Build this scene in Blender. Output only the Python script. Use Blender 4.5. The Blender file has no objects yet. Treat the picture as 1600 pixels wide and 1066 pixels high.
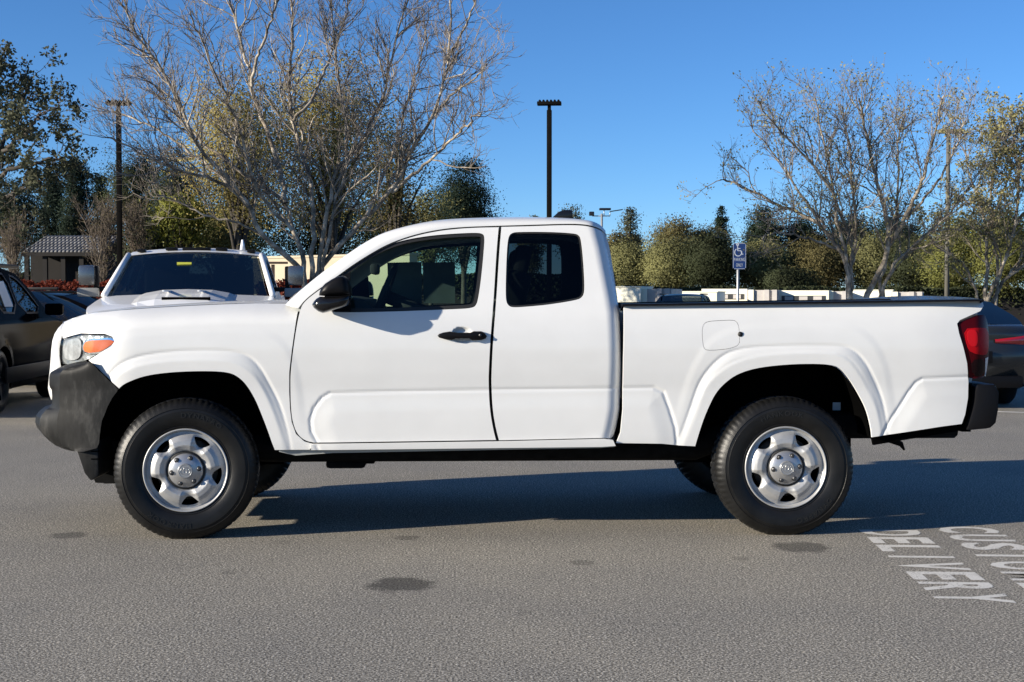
import bpy, bmesh, math, random
import numpy as np
from mathutils import Vector, Matrix, geometry
rng = np.random.default_rng(7)
random.seed(7)
scene = bpy.context.scene
col = scene.collection
R = math.radians

# ------------------------------------------------------------------ camera
FPX, CX, CY = 2200.0, 800.0, 533.0          # focal length and centre for the 1600 x 1066 photograph
CAM_H = 1.30
YAW = math.atan(85 / FPX)                   # the camera looks a little towards the tail of the truck
PITCH = math.atan(67 / FPX)
CAM_D = 7.56
cam_d = bpy.data.cameras.new('camera'); cam = bpy.data.objects.new('camera', cam_d); col.objects.link(cam)
cam_d.sensor_width = 36.0; cam_d.lens = FPX / 1600 * 36.0; cam_d.clip_start = 0.1; cam_d.clip_end = 3000
cam.location = (0, -CAM_D, CAM_H)
cam.rotation_euler = (math.pi / 2 - PITCH, 0, -YAW)
scene.camera = cam

# ------------------------------------------------------------------ sky, sun, exposure
SUNV = Vector((-3.25, -1.2, 1.0)).normalized()      # towards the sun: low, ahead of the truck, camera side
sun_el = math.asin(SUNV.z); sun_az = math.atan2(SUNV.x, SUNV.y)
world = bpy.data.worlds.new('World'); scene.world = world; world.use_nodes = True
wn = world.node_tree.nodes; wn.clear()
w_out = wn.new('ShaderNodeOutputWorld'); w_bg = wn.new('ShaderNodeBackground'); w_sky = wn.new('ShaderNodeTexSky')
w_sky.sky_type = 'NISHITA'; w_sky.sun_disc = False
w_sky.sun_elevation = sun_el; w_sky.sun_rotation = sun_az
w_sky.altitude = 0; w_sky.air_density = 0.7; w_sky.dust_density = 0.0; w_sky.ozone_density = 6.0
w_bg.inputs['Strength'].default_value = 0.085
w_hs = wn.new('ShaderNodeHueSaturation'); w_hs.inputs['Saturation'].default_value = 1.04; w_hs.inputs['Value'].default_value = 1.0
world.node_tree.links.new(w_sky.outputs[0], w_hs.inputs['Color']); world.node_tree.links.new(w_hs.outputs[0], w_bg.inputs['Color'])
world.node_tree.links.new(w_bg.outputs[0], w_out.inputs['Surface'])
sun_d = bpy.data.lights.new('sun', 'SUN'); sun = bpy.data.objects.new('sun', sun_d); col.objects.link(sun)
sun_d.energy = 5.0; sun_d.angle = R(0.5); sun_d.color = (1.0, 0.91, 0.77)
sun.rotation_euler = SUNV.to_track_quat('Z', 'Y').to_euler()
sun.location = (-20, -10, 20)
scene.view_settings.view_transform = 'Standard'; scene.view_settings.look = 'None'
scene.view_settings.exposure = 0.92; scene.view_settings.gamma = 1.0
scene.view_settings.use_curve_mapping = False

# ------------------------------------------------------------------ pixel to place
_F = np.array([math.sin(YAW) * math.cos(PITCH), math.cos(YAW) * math.cos(PITCH), -math.sin(PITCH)])
_R = np.array([math.cos(YAW), -math.sin(YAW), 0.0])
_U = np.array([math.sin(YAW) * math.sin(PITCH), math.cos(YAW) * math.sin(PITCH), math.cos(PITCH)])
def at(px, py, Y):
    """point on the photograph's sight line at world depth Y -> (x, z)"""
    px = np.asarray(px, float); py = np.asarray(py, float)
    d = _F + ((px - CX) / FPX)[..., None] * _R - ((py - CY) / FPX)[..., None] * _U
    t = (np.asarray(Y, float) + CAM_D) / d[..., 1]
    return np.stack([d[..., 0] * t, CAM_H + d[..., 2] * t], -1)
def P3(px, py, Y):
    a = at(px, py, Y); return Vector((float(a[0]), float(Y), float(a[1])))
def gx(px, Y): return float(at(px, 466.0, Y)[0])
def at_depth(px, d):
    """ground point under pixel column px at distance d along the view"""
    lat = (px - CX) / FPX * d
    return Vector((lat * _R[0] + d * math.sin(YAW), -CAM_D + lat * _R[1] + d * math.cos(YAW), 0))
def h_at(py, d): return CAM_H + (466.0 - py) / FPX * d
def trace(pts, yf, it=5):
    pts = np.asarray(pts, float); Y = np.full(len(pts), .05)
    for _ in range(it):
        q = at(pts[:, 0], pts[:, 1], Y); Y = yf(q[:, 0], q[:, 1])
    return q

# ------------------------------------------------------------------ materials
MATS = {}
def new_mat(name):
    m = bpy.data.materials.new(name); m.use_nodes = True
    nt = m.node_tree; b = nt.nodes['Principled BSDF']; MATS[name] = m
    return m, nt, b
def tex_noise(nt, scale, detail=4, rough=.55, coord='Object'):
    c = nt.nodes.new('ShaderNodeTexCoord'); n = nt.nodes.new('ShaderNodeTexNoise')
    n.inputs['Scale'].default_value = scale; n.inputs['Detail'].default_value = detail; n.inputs['Roughness'].default_value = rough
    nt.links.new(c.outputs[coord], n.inputs['Vector']); return n
def ramp(nt, src, stops):
    r = nt.nodes.new('ShaderNodeValToRGB'); e = r.color_ramp.elements
    while len(e) < len(stops): e.new(.5)
    for k, (p, c) in enumerate(stops):
        e[k].position = p; e[k].color = (*c, 1) if len(c) == 3 else c
    nt.links.new(src, r.inputs[0]); return r
def bump(nt, b, src, strength, dist=.01):
    n = nt.nodes.new('ShaderNodeBump'); n.inputs['Strength'].default_value = strength; n.inputs['Distance'].default_value = dist
    nt.links.new(src, n.inputs['Height']); nt.links.new(n.outputs[0], b.inputs['Normal']); return n
def mat(name, c, rough=.5, metal=0, var=0, vscale=4, coat=0, bmp=0, bscale=200, spec=None):
    m, nt, b = new_mat(name)
    b.inputs['Base Color'].default_value = (*c, 1); b.inputs['Roughness'].default_value = rough; b.inputs['Metallic'].default_value = metal
    if coat: b.inputs['Coat Weight'].default_value = coat; b.inputs['Coat Roughness'].default_value = .05
    if spec is not None: b.inputs['Specular IOR Level'].default_value = spec
    if var:
        n = tex_noise(nt, vscale, 5)
        r = ramp(nt, n.outputs[0], [(.3, tuple(x * (1 - var) for x in c)), (.7, tuple(min(1, x * (1 + var)) for x in c))])
        nt.links.new(r.outputs[0], b.inputs['Base Color'])
    if bmp:
        n2 = tex_noise(nt, bscale, 3); bump(nt, b, n2.outputs[0], bmp, .004)
    return m
def glass(name, tint, gloss=.08, rough=.0):
    """thin pane: tinted see-through with a mirror-like surface reflection"""
    m = bpy.data.materials.new(name); m.use_nodes = True; nt = m.node_tree; nt.nodes.clear(); MATS[name] = m
    o = nt.nodes.new('ShaderNodeOutputMaterial'); t = nt.nodes.new('ShaderNodeBsdfTransparent'); g = nt.nodes.new('ShaderNodeBsdfGlossy')
    x = nt.nodes.new('ShaderNodeMixShader'); f = nt.nodes.new('ShaderNodeFresnel'); f.inputs['IOR'].default_value = 1.5
    t.inputs['Color'].default_value = (*tint, 1); g.inputs['Roughness'].default_value = rough
    k = nt.nodes.new('ShaderNodeMath'); k.operation = 'MULTIPLY'; k.inputs[1].default_value = gloss / .04; k.use_clamp = True
    nt.links.new(f.outputs[0], k.inputs[0]); nt.links.new(k.outputs[0], x.inputs[0]); nt.links.new(t.outputs[0], x.inputs[1]); nt.links.new(g.outputs[0], x.inputs[2])
    nt.links.new(x.outputs[0], o.inputs['Surface']); return m

mat('paint_white', (.67, .67, .655), .42, var=.025, vscale=5, coat=.45)
def weathered_plastic():
    m, nt, b = new_mat('plastic_dark'); c = nt.nodes.new('ShaderNodeTexCoord'); mp = nt.nodes.new('ShaderNodeMapping'); mp.inputs['Scale'].default_value = (1, 1, .35)
    n = nt.nodes.new('ShaderNodeTexNoise'); n.inputs['Scale'].default_value = 11; n.inputs['Detail'].default_value = 6; n.inputs['Roughness'].default_value = .65
    nt.links.new(c.outputs['Object'], mp.inputs[0]); nt.links.new(mp.outputs[0], n.inputs['Vector'])
    r = ramp(nt, n.outputs[0], [(.40, (.009, .009, .009)), (.56, (.018, .018, .0175)), (.72, (.055, .054, .051))]); nt.links.new(r.outputs[0], b.inputs['Base Color'])
    b.inputs['Roughness'].default_value = .48; b.inputs['Specular IOR Level'].default_value = .14
    n2 = tex_noise(nt, 450, 2); bump(nt, b, n2.outputs[0], .12, .004)
weathered_plastic()
mat('plastic_black', (.006, .006, .007), .40, spec=.12)
mat('plastic_gloss', (.008, .008, .009), .16, spec=.4)
mat('rubber', (.008, .008, .008), .6)
mat('underbody', (.006, .006, .006), .9, var=.5, vscale=14, spec=.1)
mat('liner', (.002, .002, .002), .95, spec=0)
mat('tyre', (.0075, .0075, .0075), .38, var=.5, vscale=7, bmp=.2, bscale=300, spec=.28)
mat('tyre_letter', (.014, .014, .014), .36, spec=.35)
mat('steel_silver', (.40, .40, .395), .42, metal=.45, var=.08, vscale=25)
mat('cap_silver', (.42, .42, .42), .32, metal=.7)
mat('nut_dark', (.08, .08, .082), .35, metal=.7)
mat('chrome', (.75, .76, .78), .10, metal=1)
mat('cast_iron', (.10, .085, .075), .6, metal=.5, var=.4, vscale=30)
mat('interior_dark', (.022, .023, .024), .75, var=.2, vscale=20)
mat('interior_grey', (.30, .31, .30), .75)
mat('seat_fabric', (.045, .045, .047), .9, bmp=.2, bscale=300)
mat('paper', (.10, .13, .13), .8, var=.15, vscale=8)
mat('paper_white', (.62, .62, .60), .8)
mat('amber_lens', (.78, .14, .014), .3, coat=.15)
mat('red_lens', (.36, .004, .008), .30, spec=.08)
mat('red_lens_dark', (.055, .002, .004), .25, spec=.10)
mat('red_lens_bright', (.50, .008, .014), .30, spec=.08)
mat('smoke_lens', (.010, .003, .004), .15, spec=.15)
mat('lamp_bowl', (.42, .43, .45), .25, metal=.3, var=.35, vscale=22)
mat('clear_plastic', (.55, .57, .58), .15, metal=.2, coat=1)
glass('glass_clear', (.62, .76, .70), .03)
glass('glass_privacy', (.23, .27, .29), .025)
glass('glass_shield', (.50, .60, .57), .06)
glass('glass_lens', (.93, .94, .93), .02)
def headlamp_mat():
    m, nt, b = new_mat('lamp_reflector'); b.inputs['Metallic'].default_value = .35; b.inputs['Roughness'].default_value = .25
    c = nt.nodes.new('ShaderNodeTexCoord'); mp = nt.nodes.new('ShaderNodeMapping'); mp.inputs['Scale'].default_value = (1, 0, 1)
    v = nt.nodes.new('ShaderNodeTexVoronoi'); v.inputs['Scale'].default_value = 34
    nt.links.new(c.outputs['Object'], mp.inputs[0]); nt.links.new(mp.outputs[0], v.inputs['Vector'])
    r = ramp(nt, v.outputs['Color'], [(0, (.10, .11, .12)), (1, (.50, .52, .54))]); nt.links.new(r.outputs[0], b.inputs['Base Color'])
    bump(nt, b, v.outputs['Distance'], .6, .012)
headlamp_mat()

# ------------------------------------------------------------------ mesh helpers
def smooth(me, on=True):
    me.polygons.foreach_set('use_smooth', [on] * len(me.polygons)); me.update()
def mesh_obj(name, verts, faces, m, parent=None, sm=True, off=None, normals=None, mats=None, midx=None, recalc=False):
    me = bpy.data.meshes.new(name)
    v = np.asarray(verts, float)
    if off is not None: v = v - np.asarray(off, float)
    me.from_pydata(v.tolist(), [], [list(f) for f in faces]); me.update()
    for k in (mats or [m]): me.materials.append(MATS[k] if isinstance(k, str) else k)
    if midx is not None: me.polygons.foreach_set('material_index', list(midx))
    if recalc:
        b = bmesh.new(); b.from_mesh(me); bmesh.ops.recalc_face_normals(b, faces=b.faces); b.to_mesh(me); b.free()
    smooth(me, sm)
    if normals is not None: me.normals_split_custom_set_from_vertices(np.asarray(normals, float).tolist())
    o = bpy.data.objects.new(name, me); col.objects.link(o)
    if parent is not None: o.parent = parent
    return o
def bm_obj(name, bm, m, parent=None, off=None, sm=False, angle=None):
    if off is not None: bmesh.ops.translate(bm, vec=-Vector(off), verts=bm.verts)
    bmesh.ops.recalc_face_normals(bm, faces=bm.faces)
    me = bpy.data.meshes.new(name); bm.to_mesh(me); bm.free()
    me.materials.append(MATS[m] if isinstance(m, str) else m); smooth(me, sm)
    if angle is not None: me.set_sharp_from_angle(angle=R(angle)) if hasattr(me, 'set_sharp_from_angle') else None
    o = bpy.data.objects.new(name, me); col.objects.link(o)
    if parent is not None: o.parent = parent
    return o
def tag(o, label, cat, group=None, kind=None):
    if label: o['label'] = label
    if cat: o['category'] = cat
    if group: o['group'] = group
    if kind: o['kind'] = kind
    return o
def empty(name, loc, rz=0):
    o = bpy.data.objects.new(name, None); col.objects.link(o); o.location = loc; o.rotation_euler = (0, 0, rz)
    o.empty_display_size = .3; return o
def structure(o): o['kind'] = 'structure'; return o
def bm_box(bm, c, s, rot=None, bev=0, seg=2):
    g = bmesh.ops.create_cube(bm, size=1.0); vs = g['verts']
    M = Matrix.Translation(Vector(c)) @ (rot.to_4x4() if rot is not None else Matrix.Identity(4)) @ Matrix.Diagonal((*s, 1))
    bmesh.ops.transform(bm, matrix=M, verts=vs)
    if bev:
        es = list({e for v in vs for e in v.link_edges})
        bmesh.ops.bevel(bm, geom=es, offset=bev, segments=seg, affect='EDGES', profile=.6)
    return bm
def box_obj(name, c, s, m, parent=None, off=None, bev=.0, rot=None, sm=None):
    bm = bmesh.new(); bm_box(bm, c, s, rot, bev)
    return bm_obj(name, bm, m, parent, off, bev > 0 if sm is None else sm, 40 if bev > 0 else None)
def tube_data(pts, rad, n=6, cap=True):
    """swept tube along pts; rad scalar or per point -> verts, faces"""
    P = [Vector(p) for p in pts]; k = len(P); rs = [rad] * k if np.isscalar(rad) else list(rad)
    V = []; F = []; up = None
    for i, p in enumerate(P):
        t = (P[min(i + 1, k - 1)] - P[max(i - 1, 0)]).normalized()
        a = Vector((0, 0, 1)) if abs(t.z) < .9 else Vector((1, 0, 0))
        if up is not None: a = up
        s = t.cross(a).normalized(); u = s.cross(t).normalized(); up = u
        for j in range(n):
            w = 2 * math.pi * j / n; V.append(p + rs[i] * (math.cos(w) * s + math.sin(w) * u))
    for i in range(k - 1):
        for j in range(n):
            F.append((i * n + j, i * n + (j + 1) % n, (i + 1) * n + (j + 1) % n, (i + 1) * n + j))
    if cap: F.append(tuple(range(n - 1, -1, -1))); F.append(tuple((k - 1) * n + j for j in range(n)))
    return V, F
def tube_obj(name, pts, rad, m, parent=None, n=8, off=None):
    V, F = tube_data(pts, rad, n); return mesh_obj(name, V, F, m, parent, True, off, recalc=True)
def join_data(parts):
    V = []; F = []
    for v, f in parts:
        b = len(V); V += list(v); F += [tuple(i + b for i in q) for q in f]
    return V, F
def lathe_data(prof, n, a0=0, a1=2 * math.pi, rfun=None):
    """turn (r, y) about the Y axis"""
    full = abs(a1 - a0 - 2 * math.pi) < 1e-6; m = n if full else n + 1
    V = []; F = []; k = len(prof)
    for i in range(m):
        w = a0 + (a1 - a0) * i / n
        for j, (r, y) in enumerate(prof):
            rr = r if rfun is None else rfun(i, j, r)
            V.append((rr * math.cos(w), y, rr * math.sin(w)))
    for i in range(n):
        i2 = (i + 1) % m
        for j in range(k - 1): F.append((i * k + j, i * k + j + 1, i2 * k + j + 1, i2 * k + j))
    return V, F
def extrude_poly(poly, y0, y1, bev=0):
    """side polygon [(x,z)] extruded from y0 to y1 as a bmesh"""
    bm = bmesh.new(); vs = [bm.verts.new((p[0], y0, p[1])) for p in poly]
    f = bm.faces.new(vs); r = bmesh.ops.extrude_face_region(bm, geom=[f])
    bmesh.ops.translate(bm, vec=(0, y1 - y0, 0), verts=[v for v in r['geom'] if isinstance(v, bmesh.types.BMVert)])
    if bev: bmesh.ops.bevel(bm, geom=list(bm.edges), offset=bev, segments=2, affect='EDGES', profile=.6)
    return bm
def chaikin(p, n=2, closed=True):
    p = np.asarray(p, float)
    for _ in range(n):
        q = np.roll(p, -1, 0) if closed else p[1:]
        b = p if closed else p[:-1]
        r = np.empty((2 * len(b), p.shape[1])); r[0::2] = .75 * b + .25 * q; r[1::2] = .25 * b + .75 * q
        p = r if closed else np.vstack([p[:1], r, p[-1:]])
    return p
def resample(p, step, closed=True):
    p = np.asarray(p, float); q = np.vstack([p, p[:1]]) if closed else p
    out = []
    for a, b in zip(q[:-1], q[1:]):
        n = max(1, int(round(np.linalg.norm(b - a) / step)))
        for i in range(n): out.append(a + (b - a) * i / n)
    if not closed: out.append(q[-1])
    out = np.array(out)
    keep = np.ones(len(out), bool)
    d = np.linalg.norm(out - np.roll(out, 1, 0), axis=1); keep[d < step * .08] = False; keep[0] = True
    return out[keep]
def inside(poly, pts):
    x, y = pts[:, 0], pts[:, 1]; r = np.zeros(len(pts), bool); n = len(poly)
    for i in range(n):
        x1, y1 = poly[i]; x2, y2 = poly[(i + 1) % n]
        if y1 == y2: continue
        c = ((y1 > y) != (y2 > y)) & (x < (x2 - x1) * (y - y1) / (y2 - y1) + x1); r ^= c
    return r
def dist_poly(poly, x, y, closed=True):
    poly = np.asarray(poly, float); d = np.full(np.shape(x), 1e9); n = len(poly)
    for i in range(n if closed else n - 1):
        a = poly[i]; b = poly[(i + 1) % n]; ab = b - a; L = max(ab @ ab, 1e-12)
        t = np.clip(((x - a[0]) * ab[0] + (y - a[1]) * ab[1]) / L, 0, 1)
        d = np.minimum(d, np.hypot(x - a[0] - t * ab[0], y - a[1] - t * ab[1]))
    return d
def sstep(a, b, x):
    t = np.clip((x - a) / (b - a), 0, 1); return t * t * (3 - 2 * t)
def shrink(poly, d):
    """move a polygon inwards by d"""
    p = np.asarray(poly, float); a = np.roll(p, 1, 0); b = np.roll(p, -1, 0)
    t = b - a; t /= np.maximum(np.linalg.norm(t, axis=1), 1e-9)[:, None]
    area = .5 * np.sum(p[:, 0] * b[:, 1] - b[:, 0] * p[:, 1])
    nrm = np.stack([-t[:, 1], t[:, 0]], 1) * (1 if area > 0 else -1)
    return p + nrm * d
def panel_data(outline, yf, step=.014, holes=(), rim=.02, back=0.0):
    """curved sheet Y=yf(x,z) cut to an outline in the side view, with turned-in edges; normals come from yf itself"""
    loops = [resample(outline, step)] + [resample(h, step) for h in holes]
    o = loops[0]
    gx_, gz_ = np.meshgrid(np.arange(o[:, 0].min(), o[:, 0].max(), step), np.arange(o[:, 1].min(), o[:, 1].max(), step))
    gx_ = gx_ + (np.arange(gx_.shape[0]) % 2)[:, None] * step * .5
    g = np.stack([gx_.ravel(), gz_.ravel()], 1)
    k = inside(o, g)
    for h in loops[1:]: k &= ~inside(h, g)
    g = g[k]; dd = np.full(len(g), 1e9)
    for l in loops: dd = np.minimum(dd, dist_poly(l, g[:, 0], g[:, 1]))
    g = g[dd > step * .45]
    pts = np.vstack(loops + [g]); edges = []; b = 0
    for l in loops:
        edges += [(b + i, b + (i + 1) % len(l)) for i in range(len(l))]; b += len(l)
    r = geometry.delaunay_2d_cdt([Vector(p) for p in pts], edges, [], 0, 1e-7)
    V2 = np.array([tuple(v) for v in r[0]]); T = np.array(r[2])
    cen = V2[T].mean(1); k = inside(o, cen)
    for h in loops[1:]: k &= ~inside(h, cen)
    T = T[k]
    a = V2[T]; ar = (a[:, 1, 0] - a[:, 0, 0]) * (a[:, 2, 1] - a[:, 0, 1]) - (a[:, 2, 0] - a[:, 0, 0]) * (a[:, 1, 1] - a[:, 0, 1])
    T[ar < 0] = T[ar < 0][:, ::-1]                     # CCW in (x,z) faces -Y
    x, z = V2[:, 0], V2[:, 1]; Y = yf(x, z) + back; e = .003
    nx = (yf(x + e, z) - yf(x - e, z)) / (2 * e); nz = (yf(x, z + e) - yf(x, z - e)) / (2 * e)
    N = np.stack([nx, -np.ones_like(nx), nz], 1); N /= np.linalg.norm(N, axis=1)[:, None]
    V = np.stack([x, Y, z], 1); F = [tuple(t) for t in T]
    if rim:
        b = 0; Vr = []; Nr = []; Fr = []; base = len(V)
        for li, l in enumerate(loops):
            n = len(l); Yl = yf(l[:, 0], l[:, 1]) + back
            t = np.roll(l, -1, 0) - np.roll(l, 1, 0); t /= np.maximum(np.linalg.norm(t, axis=1), 1e-9)[:, None]
            nn = np.roll(l, -1, 0); area = np.sum(l[:, 0] * nn[:, 1] - nn[:, 0] * l[:, 1])
            on = np.stack([t[:, 1], -t[:, 0]], 1) * (1 if area > 0 else -1) * (1 if li == 0 else -1)
            for s in (0, 1):
                Vr.append(np.stack([l[:, 0], Yl + s * rim, l[:, 1]], 1)); Nr.append(np.stack([on[:, 0], np.full(n, -.35 * (1 - s)), on[:, 1]], 1))
            o0 = base + sum(len(v) for v in Vr[:-2])
            for i in range(n):
                j = (i + 1) % n; q = (o0 + i, o0 + n + i, o0 + n + j, o0 + j)
                Fr.append(q if (area > 0) == (li == 0) else q[::-1])
        V = np.vstack([V] + Vr); Nr = np.vstack(Nr); Nr /= np.linalg.norm(Nr, axis=1)[:, None]; N = np.vstack([N, Nr]); F += Fr
    return V, F, N
def panel(name, outline, yf, m, parent, off, step=.014, holes=(), rim=.02, back=0.0):
    V, F, N = panel_data(outline, yf, step, holes, rim, back)
    return mesh_obj(name, V, F, m, parent, True, off, N)
def mirror_mesh(me):
    """mirror image across the vehicle's centre plane, with faces and stored normals turned over too"""
    n = len(me.vertices); co = np.empty(n * 3, np.float32); me.vertices.foreach_get('co', co); co = co.reshape(-1, 3); co[:, 1] *= -1
    F = [tuple(p.vertices)[::-1] for p in me.polygons]; r = bpy.data.meshes.new(me.name); r.from_pydata(co.tolist(), [], F); r.update()
    for m in me.materials: r.materials.append(m)
    sm = [p.use_smooth for p in me.polygons]; r.polygons.foreach_set('use_smooth', sm)
    if me.has_custom_normals:
        L = len(me.loops); vi = np.empty(L, np.int32); me.loops.foreach_get('vertex_index', vi); cn = np.empty(L * 3, np.float32); me.corner_normals.foreach_get('vector', cn)
        N = np.zeros((n, 3), np.float32); N[vi] = cn.reshape(-1, 3); N[:, 1] *= -1; r.normals_split_custom_set_from_vertices(N.tolist())
    r.update(); return r
def mirror_tree(o, parent):
    """copy of a part and its sub-parts on the other flank"""
    c = o.copy(); c.data = mirror_mesh(o.data); col.objects.link(c); c.parent = parent
    for ch in list(o.children):
        d = ch.copy(); d.data = mirror_mesh(ch.data); col.objects.link(d); d.parent = c
    return c
def copy_tree(o, parent=None):
    c = o.copy(); col.objects.link(c)
    if parent is not None: c.parent = parent
    for ch in list(o.children): copy_tree(ch, c)
    return c
def sheet(name, A, B, m, parent, off, n=24, crown=lambda u, v: (0, 0, 0)):
    """surface between two point rows A[i] and B[i] (near and far edge)"""
    A = np.asarray(A, float); B = np.asarray(B, float); V = []; F = []; k = len(A)
    for i in range(k):
        for j in range(n + 1):
            v = j / n; V.append(A[i] * (1 - v) + B[i] * v + np.array(crown(i / (k - 1), v)))
    for i in range(k - 1):
        for j in range(n): q = i * (n + 1) + j; F.append((q, q + 1, q + n + 2, q + n + 1))
    return mesh_obj(name, V, F, m, parent, True, off, recalc=False)
_GL = {}
def glyph(ch, ext=0.0, bold=0.0):
    """outline of one letter as plain mesh data, height about 0.7"""
    if (ch, ext, bold) in _GL: return _GL[ch, ext, bold]
    cu = bpy.data.curves.new('g', 'FONT'); cu.body = ch; cu.extrude = ext; cu.offset = bold; cu.resolution_u = 3
    o = bpy.data.objects.new('g', cu); col.objects.link(o)
    me = o.to_mesh(); V = [tuple(v.co) for v in me.vertices]; F = [tuple(p.vertices) for p in me.polygons]
    o.to_mesh_clear(); bpy.data.objects.remove(o); bpy.data.curves.remove(cu)
    w = max(v[0] for v in V) if V else .3
    _GL[ch, ext, bold] = (V, F, w); return _GL[ch, ext, bold]

# ================================================================== the white pickup truck in front
TW = 1.89                                            # overall width; near flank at Y = 0
OFF = (0.25, TW / 2, 0)
truck = tag(empty('pickup_truck', OFF), 'white extended cab pickup truck parked side on across the foreground', 'pickup truck')

# ---- flank shape
_zt = np.array([.30, .40, .46, .52, .62, .72, .80, .90, 1.02, 1.12, 1.20, 1.26, 1.32, 1.45, 1.58, 1.68, 1.73, 1.77, 1.9])
_yt = np.array([.13, .095, .078, .070, .066, .066, .063, .048, .040, .046, .060, .082, .108, .160, .212, .255, .290, .345, .5])
_zf = np.arange(.25, 1.95, .004); _yfine = np.interp(_zf, _zt, _yt)
_ker = np.exp(-.5 * (np.arange(-24, 25) * .004 / .022) ** 2); _ker /= _ker.sum()
_ysm = np.convolve(np.pad(_yfine, 24, mode='edge'), _ker, 'valid')
def prof(z): return np.interp(z, _zf, _ysm)
flat = lambda y: (lambda x, z: np.full(np.shape(x), y))
tr0 = lambda pts, y=.03: trace(pts, flat(y))

ARCH_F = [(186, 608), (192, 602.5), (200, 598), (220, 590), (244, 585), (280, 581.6), (320, 580.6), (348, 581.6), (364, 585), (376, 593), (386, 604), (398, 624), (408, 648), (418, 674), (424, 692), (429, 704)]
ARCH_R = [(1086.6, 698), (1090.6, 684), (1098.5, 659), (1107.5, 636.8), (1118.8, 614), (1134.5, 597.4), (1152.5, 585), (1179.5, 576), (1220, 570.8), (1265, 568.8), (1298.8, 570.4), (1313.4, 576), (1328, 594), (1341.5, 616.5), (1354, 641), (1360.6, 668), (1362, 684)]
CR_F = [(140, 640), (158, 602), (168, 586), (184, 570), (210, 558), (250, 551), (300, 547.6), (352, 548), (376, 552), (394, 561), (408, 578), (422, 604), (432, 624), (440, 645), (452, 690), (456, 740)]
CR_R = [(1040, 730), (1062, 690), (1080, 640), (1089, 612), (1096, 594), (1110, 574), (1128, 557), (1146, 548), (1175, 542.5), (1242, 540), (1300, 540.2), (1321, 541.5), (1339, 550), (1355, 569), (1366, 589.5), (1375, 607.5), (1386, 640), (1398, 730)]
SH_F = [(120, 640), (150, 545), (185, 524), (250, 516), (340, 512), (405, 514), (432, 524), (455, 548), (470, 600), (480, 740)]
SH_R = [(1040, 730), (1070, 600), (1096, 545), (1120, 522), (1160, 509), (1240, 504), (1310, 505), (1345, 513), (1372, 540), (1392, 590), (1410, 730)]
arch_f = chaikin(tr0(ARCH_F), 1, False); arch_r = chaikin(tr0(ARCH_R), 1, False)
cr_f = chaikin(tr0(CR_F), 2, False); cr_r = chaikin(tr0(CR_R), 2, False)
sh_f = chaikin(tr0(SH_F, .05), 2, False); sh_r = chaikin(tr0(SH_R, .05), 2, False)
BUL_D = [(515.7, 614.5), (503, 622), (490, 639), (484.5, 657.7), (486.5, 676), (494, 690), (510, 760), (1066, 760), (1056, 669), (1047, 640), (1037, 613), (1022, 606), (956, 607), (765, 609.5), (620, 612)]
BUL_B = [(930, 606.5), (1022, 606), (1037, 613), (1047, 640), (1056, 669), (1066, 760), (930, 760)]
BUL_R = [(1442, 592), (1432, 598), (1421, 613), (1407, 636), (1394, 655), (1376, 690), (1370, 760), (1570, 760), (1570, 587), (1510, 589.3)]
bul_d = tr0(BUL_D, .05); bul_b = tr0(BUL_B, .05); bul_r = tr0(BUL_R, .05)
def sdist(line, closed, x, z):
    return np.where(inside(line, np.stack([x, z], 1)), 1, -1) * dist_poly(line, x, z, closed)
XHAND, ZHAND = tr0([(722, 523.5)])[0]
def f_body(x, z):
    x = np.atleast_1d(np.asarray(x, float)); z = np.atleast_1d(np.asarray(z, float))
    sh = x.shape; x = x.ravel(); z = z.ravel(); Y = prof(z).copy()
    for arch, cr, shl in ((arch_f, cr_f, sh_f), (arch_r, cr_r, sh_r)):
        k = (x > shl[:, 0].min() - .05) & (x < shl[:, 0].max() + .05) & (z < 1.25)
        if not k.any(): continue
        xx, zz = x[k], z[k]
        s = sdist(cr, False, xx, zz); fade = .45 + .55 * sstep(.50, .80, zz)
        a = dist_poly(arch, xx, zz, False)
        h = .0068 * sstep(0, .048, s) - .0028 * np.exp(-(s / .009) ** 2) + .003 * sstep(.080, .055, a) * sstep(0, .03, s)
        s2 = sdist(shl, False, xx, zz)
        Y[k] -= h * fade + .0022 * sstep(-.02, .03, s2) * sstep(.5, .8, zz)
    H = np.zeros_like(Y); VL = np.zeros_like(Y)
    for b, w in ((bul_d, .12), (bul_r, .11)):     # lower bulges, each set off by a shallow valley
        k = (x > b[:, 0].min() - .05) & (x < b[:, 0].max() + .05) & (z < .95)
        if not k.any(): continue
        s = sdist(b, True, x[k], z[k])
        H[k] = np.maximum(H[k], .0070 * sstep(0, w, s) * sstep(.36, .56, z[k])); VL[k] = np.maximum(VL[k], .0046 * np.exp(-(s / .0095) ** 2) * sstep(.40, .55, z[k]))
    Y += VL - H
    e = ((x - XHAND) / .062) ** 2 + ((z - ZHAND) / .046) ** 2       # finger cup behind the handle
    Y += .024 * sstep(1.0, .25, e)
    return Y.reshape(sh)

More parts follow.
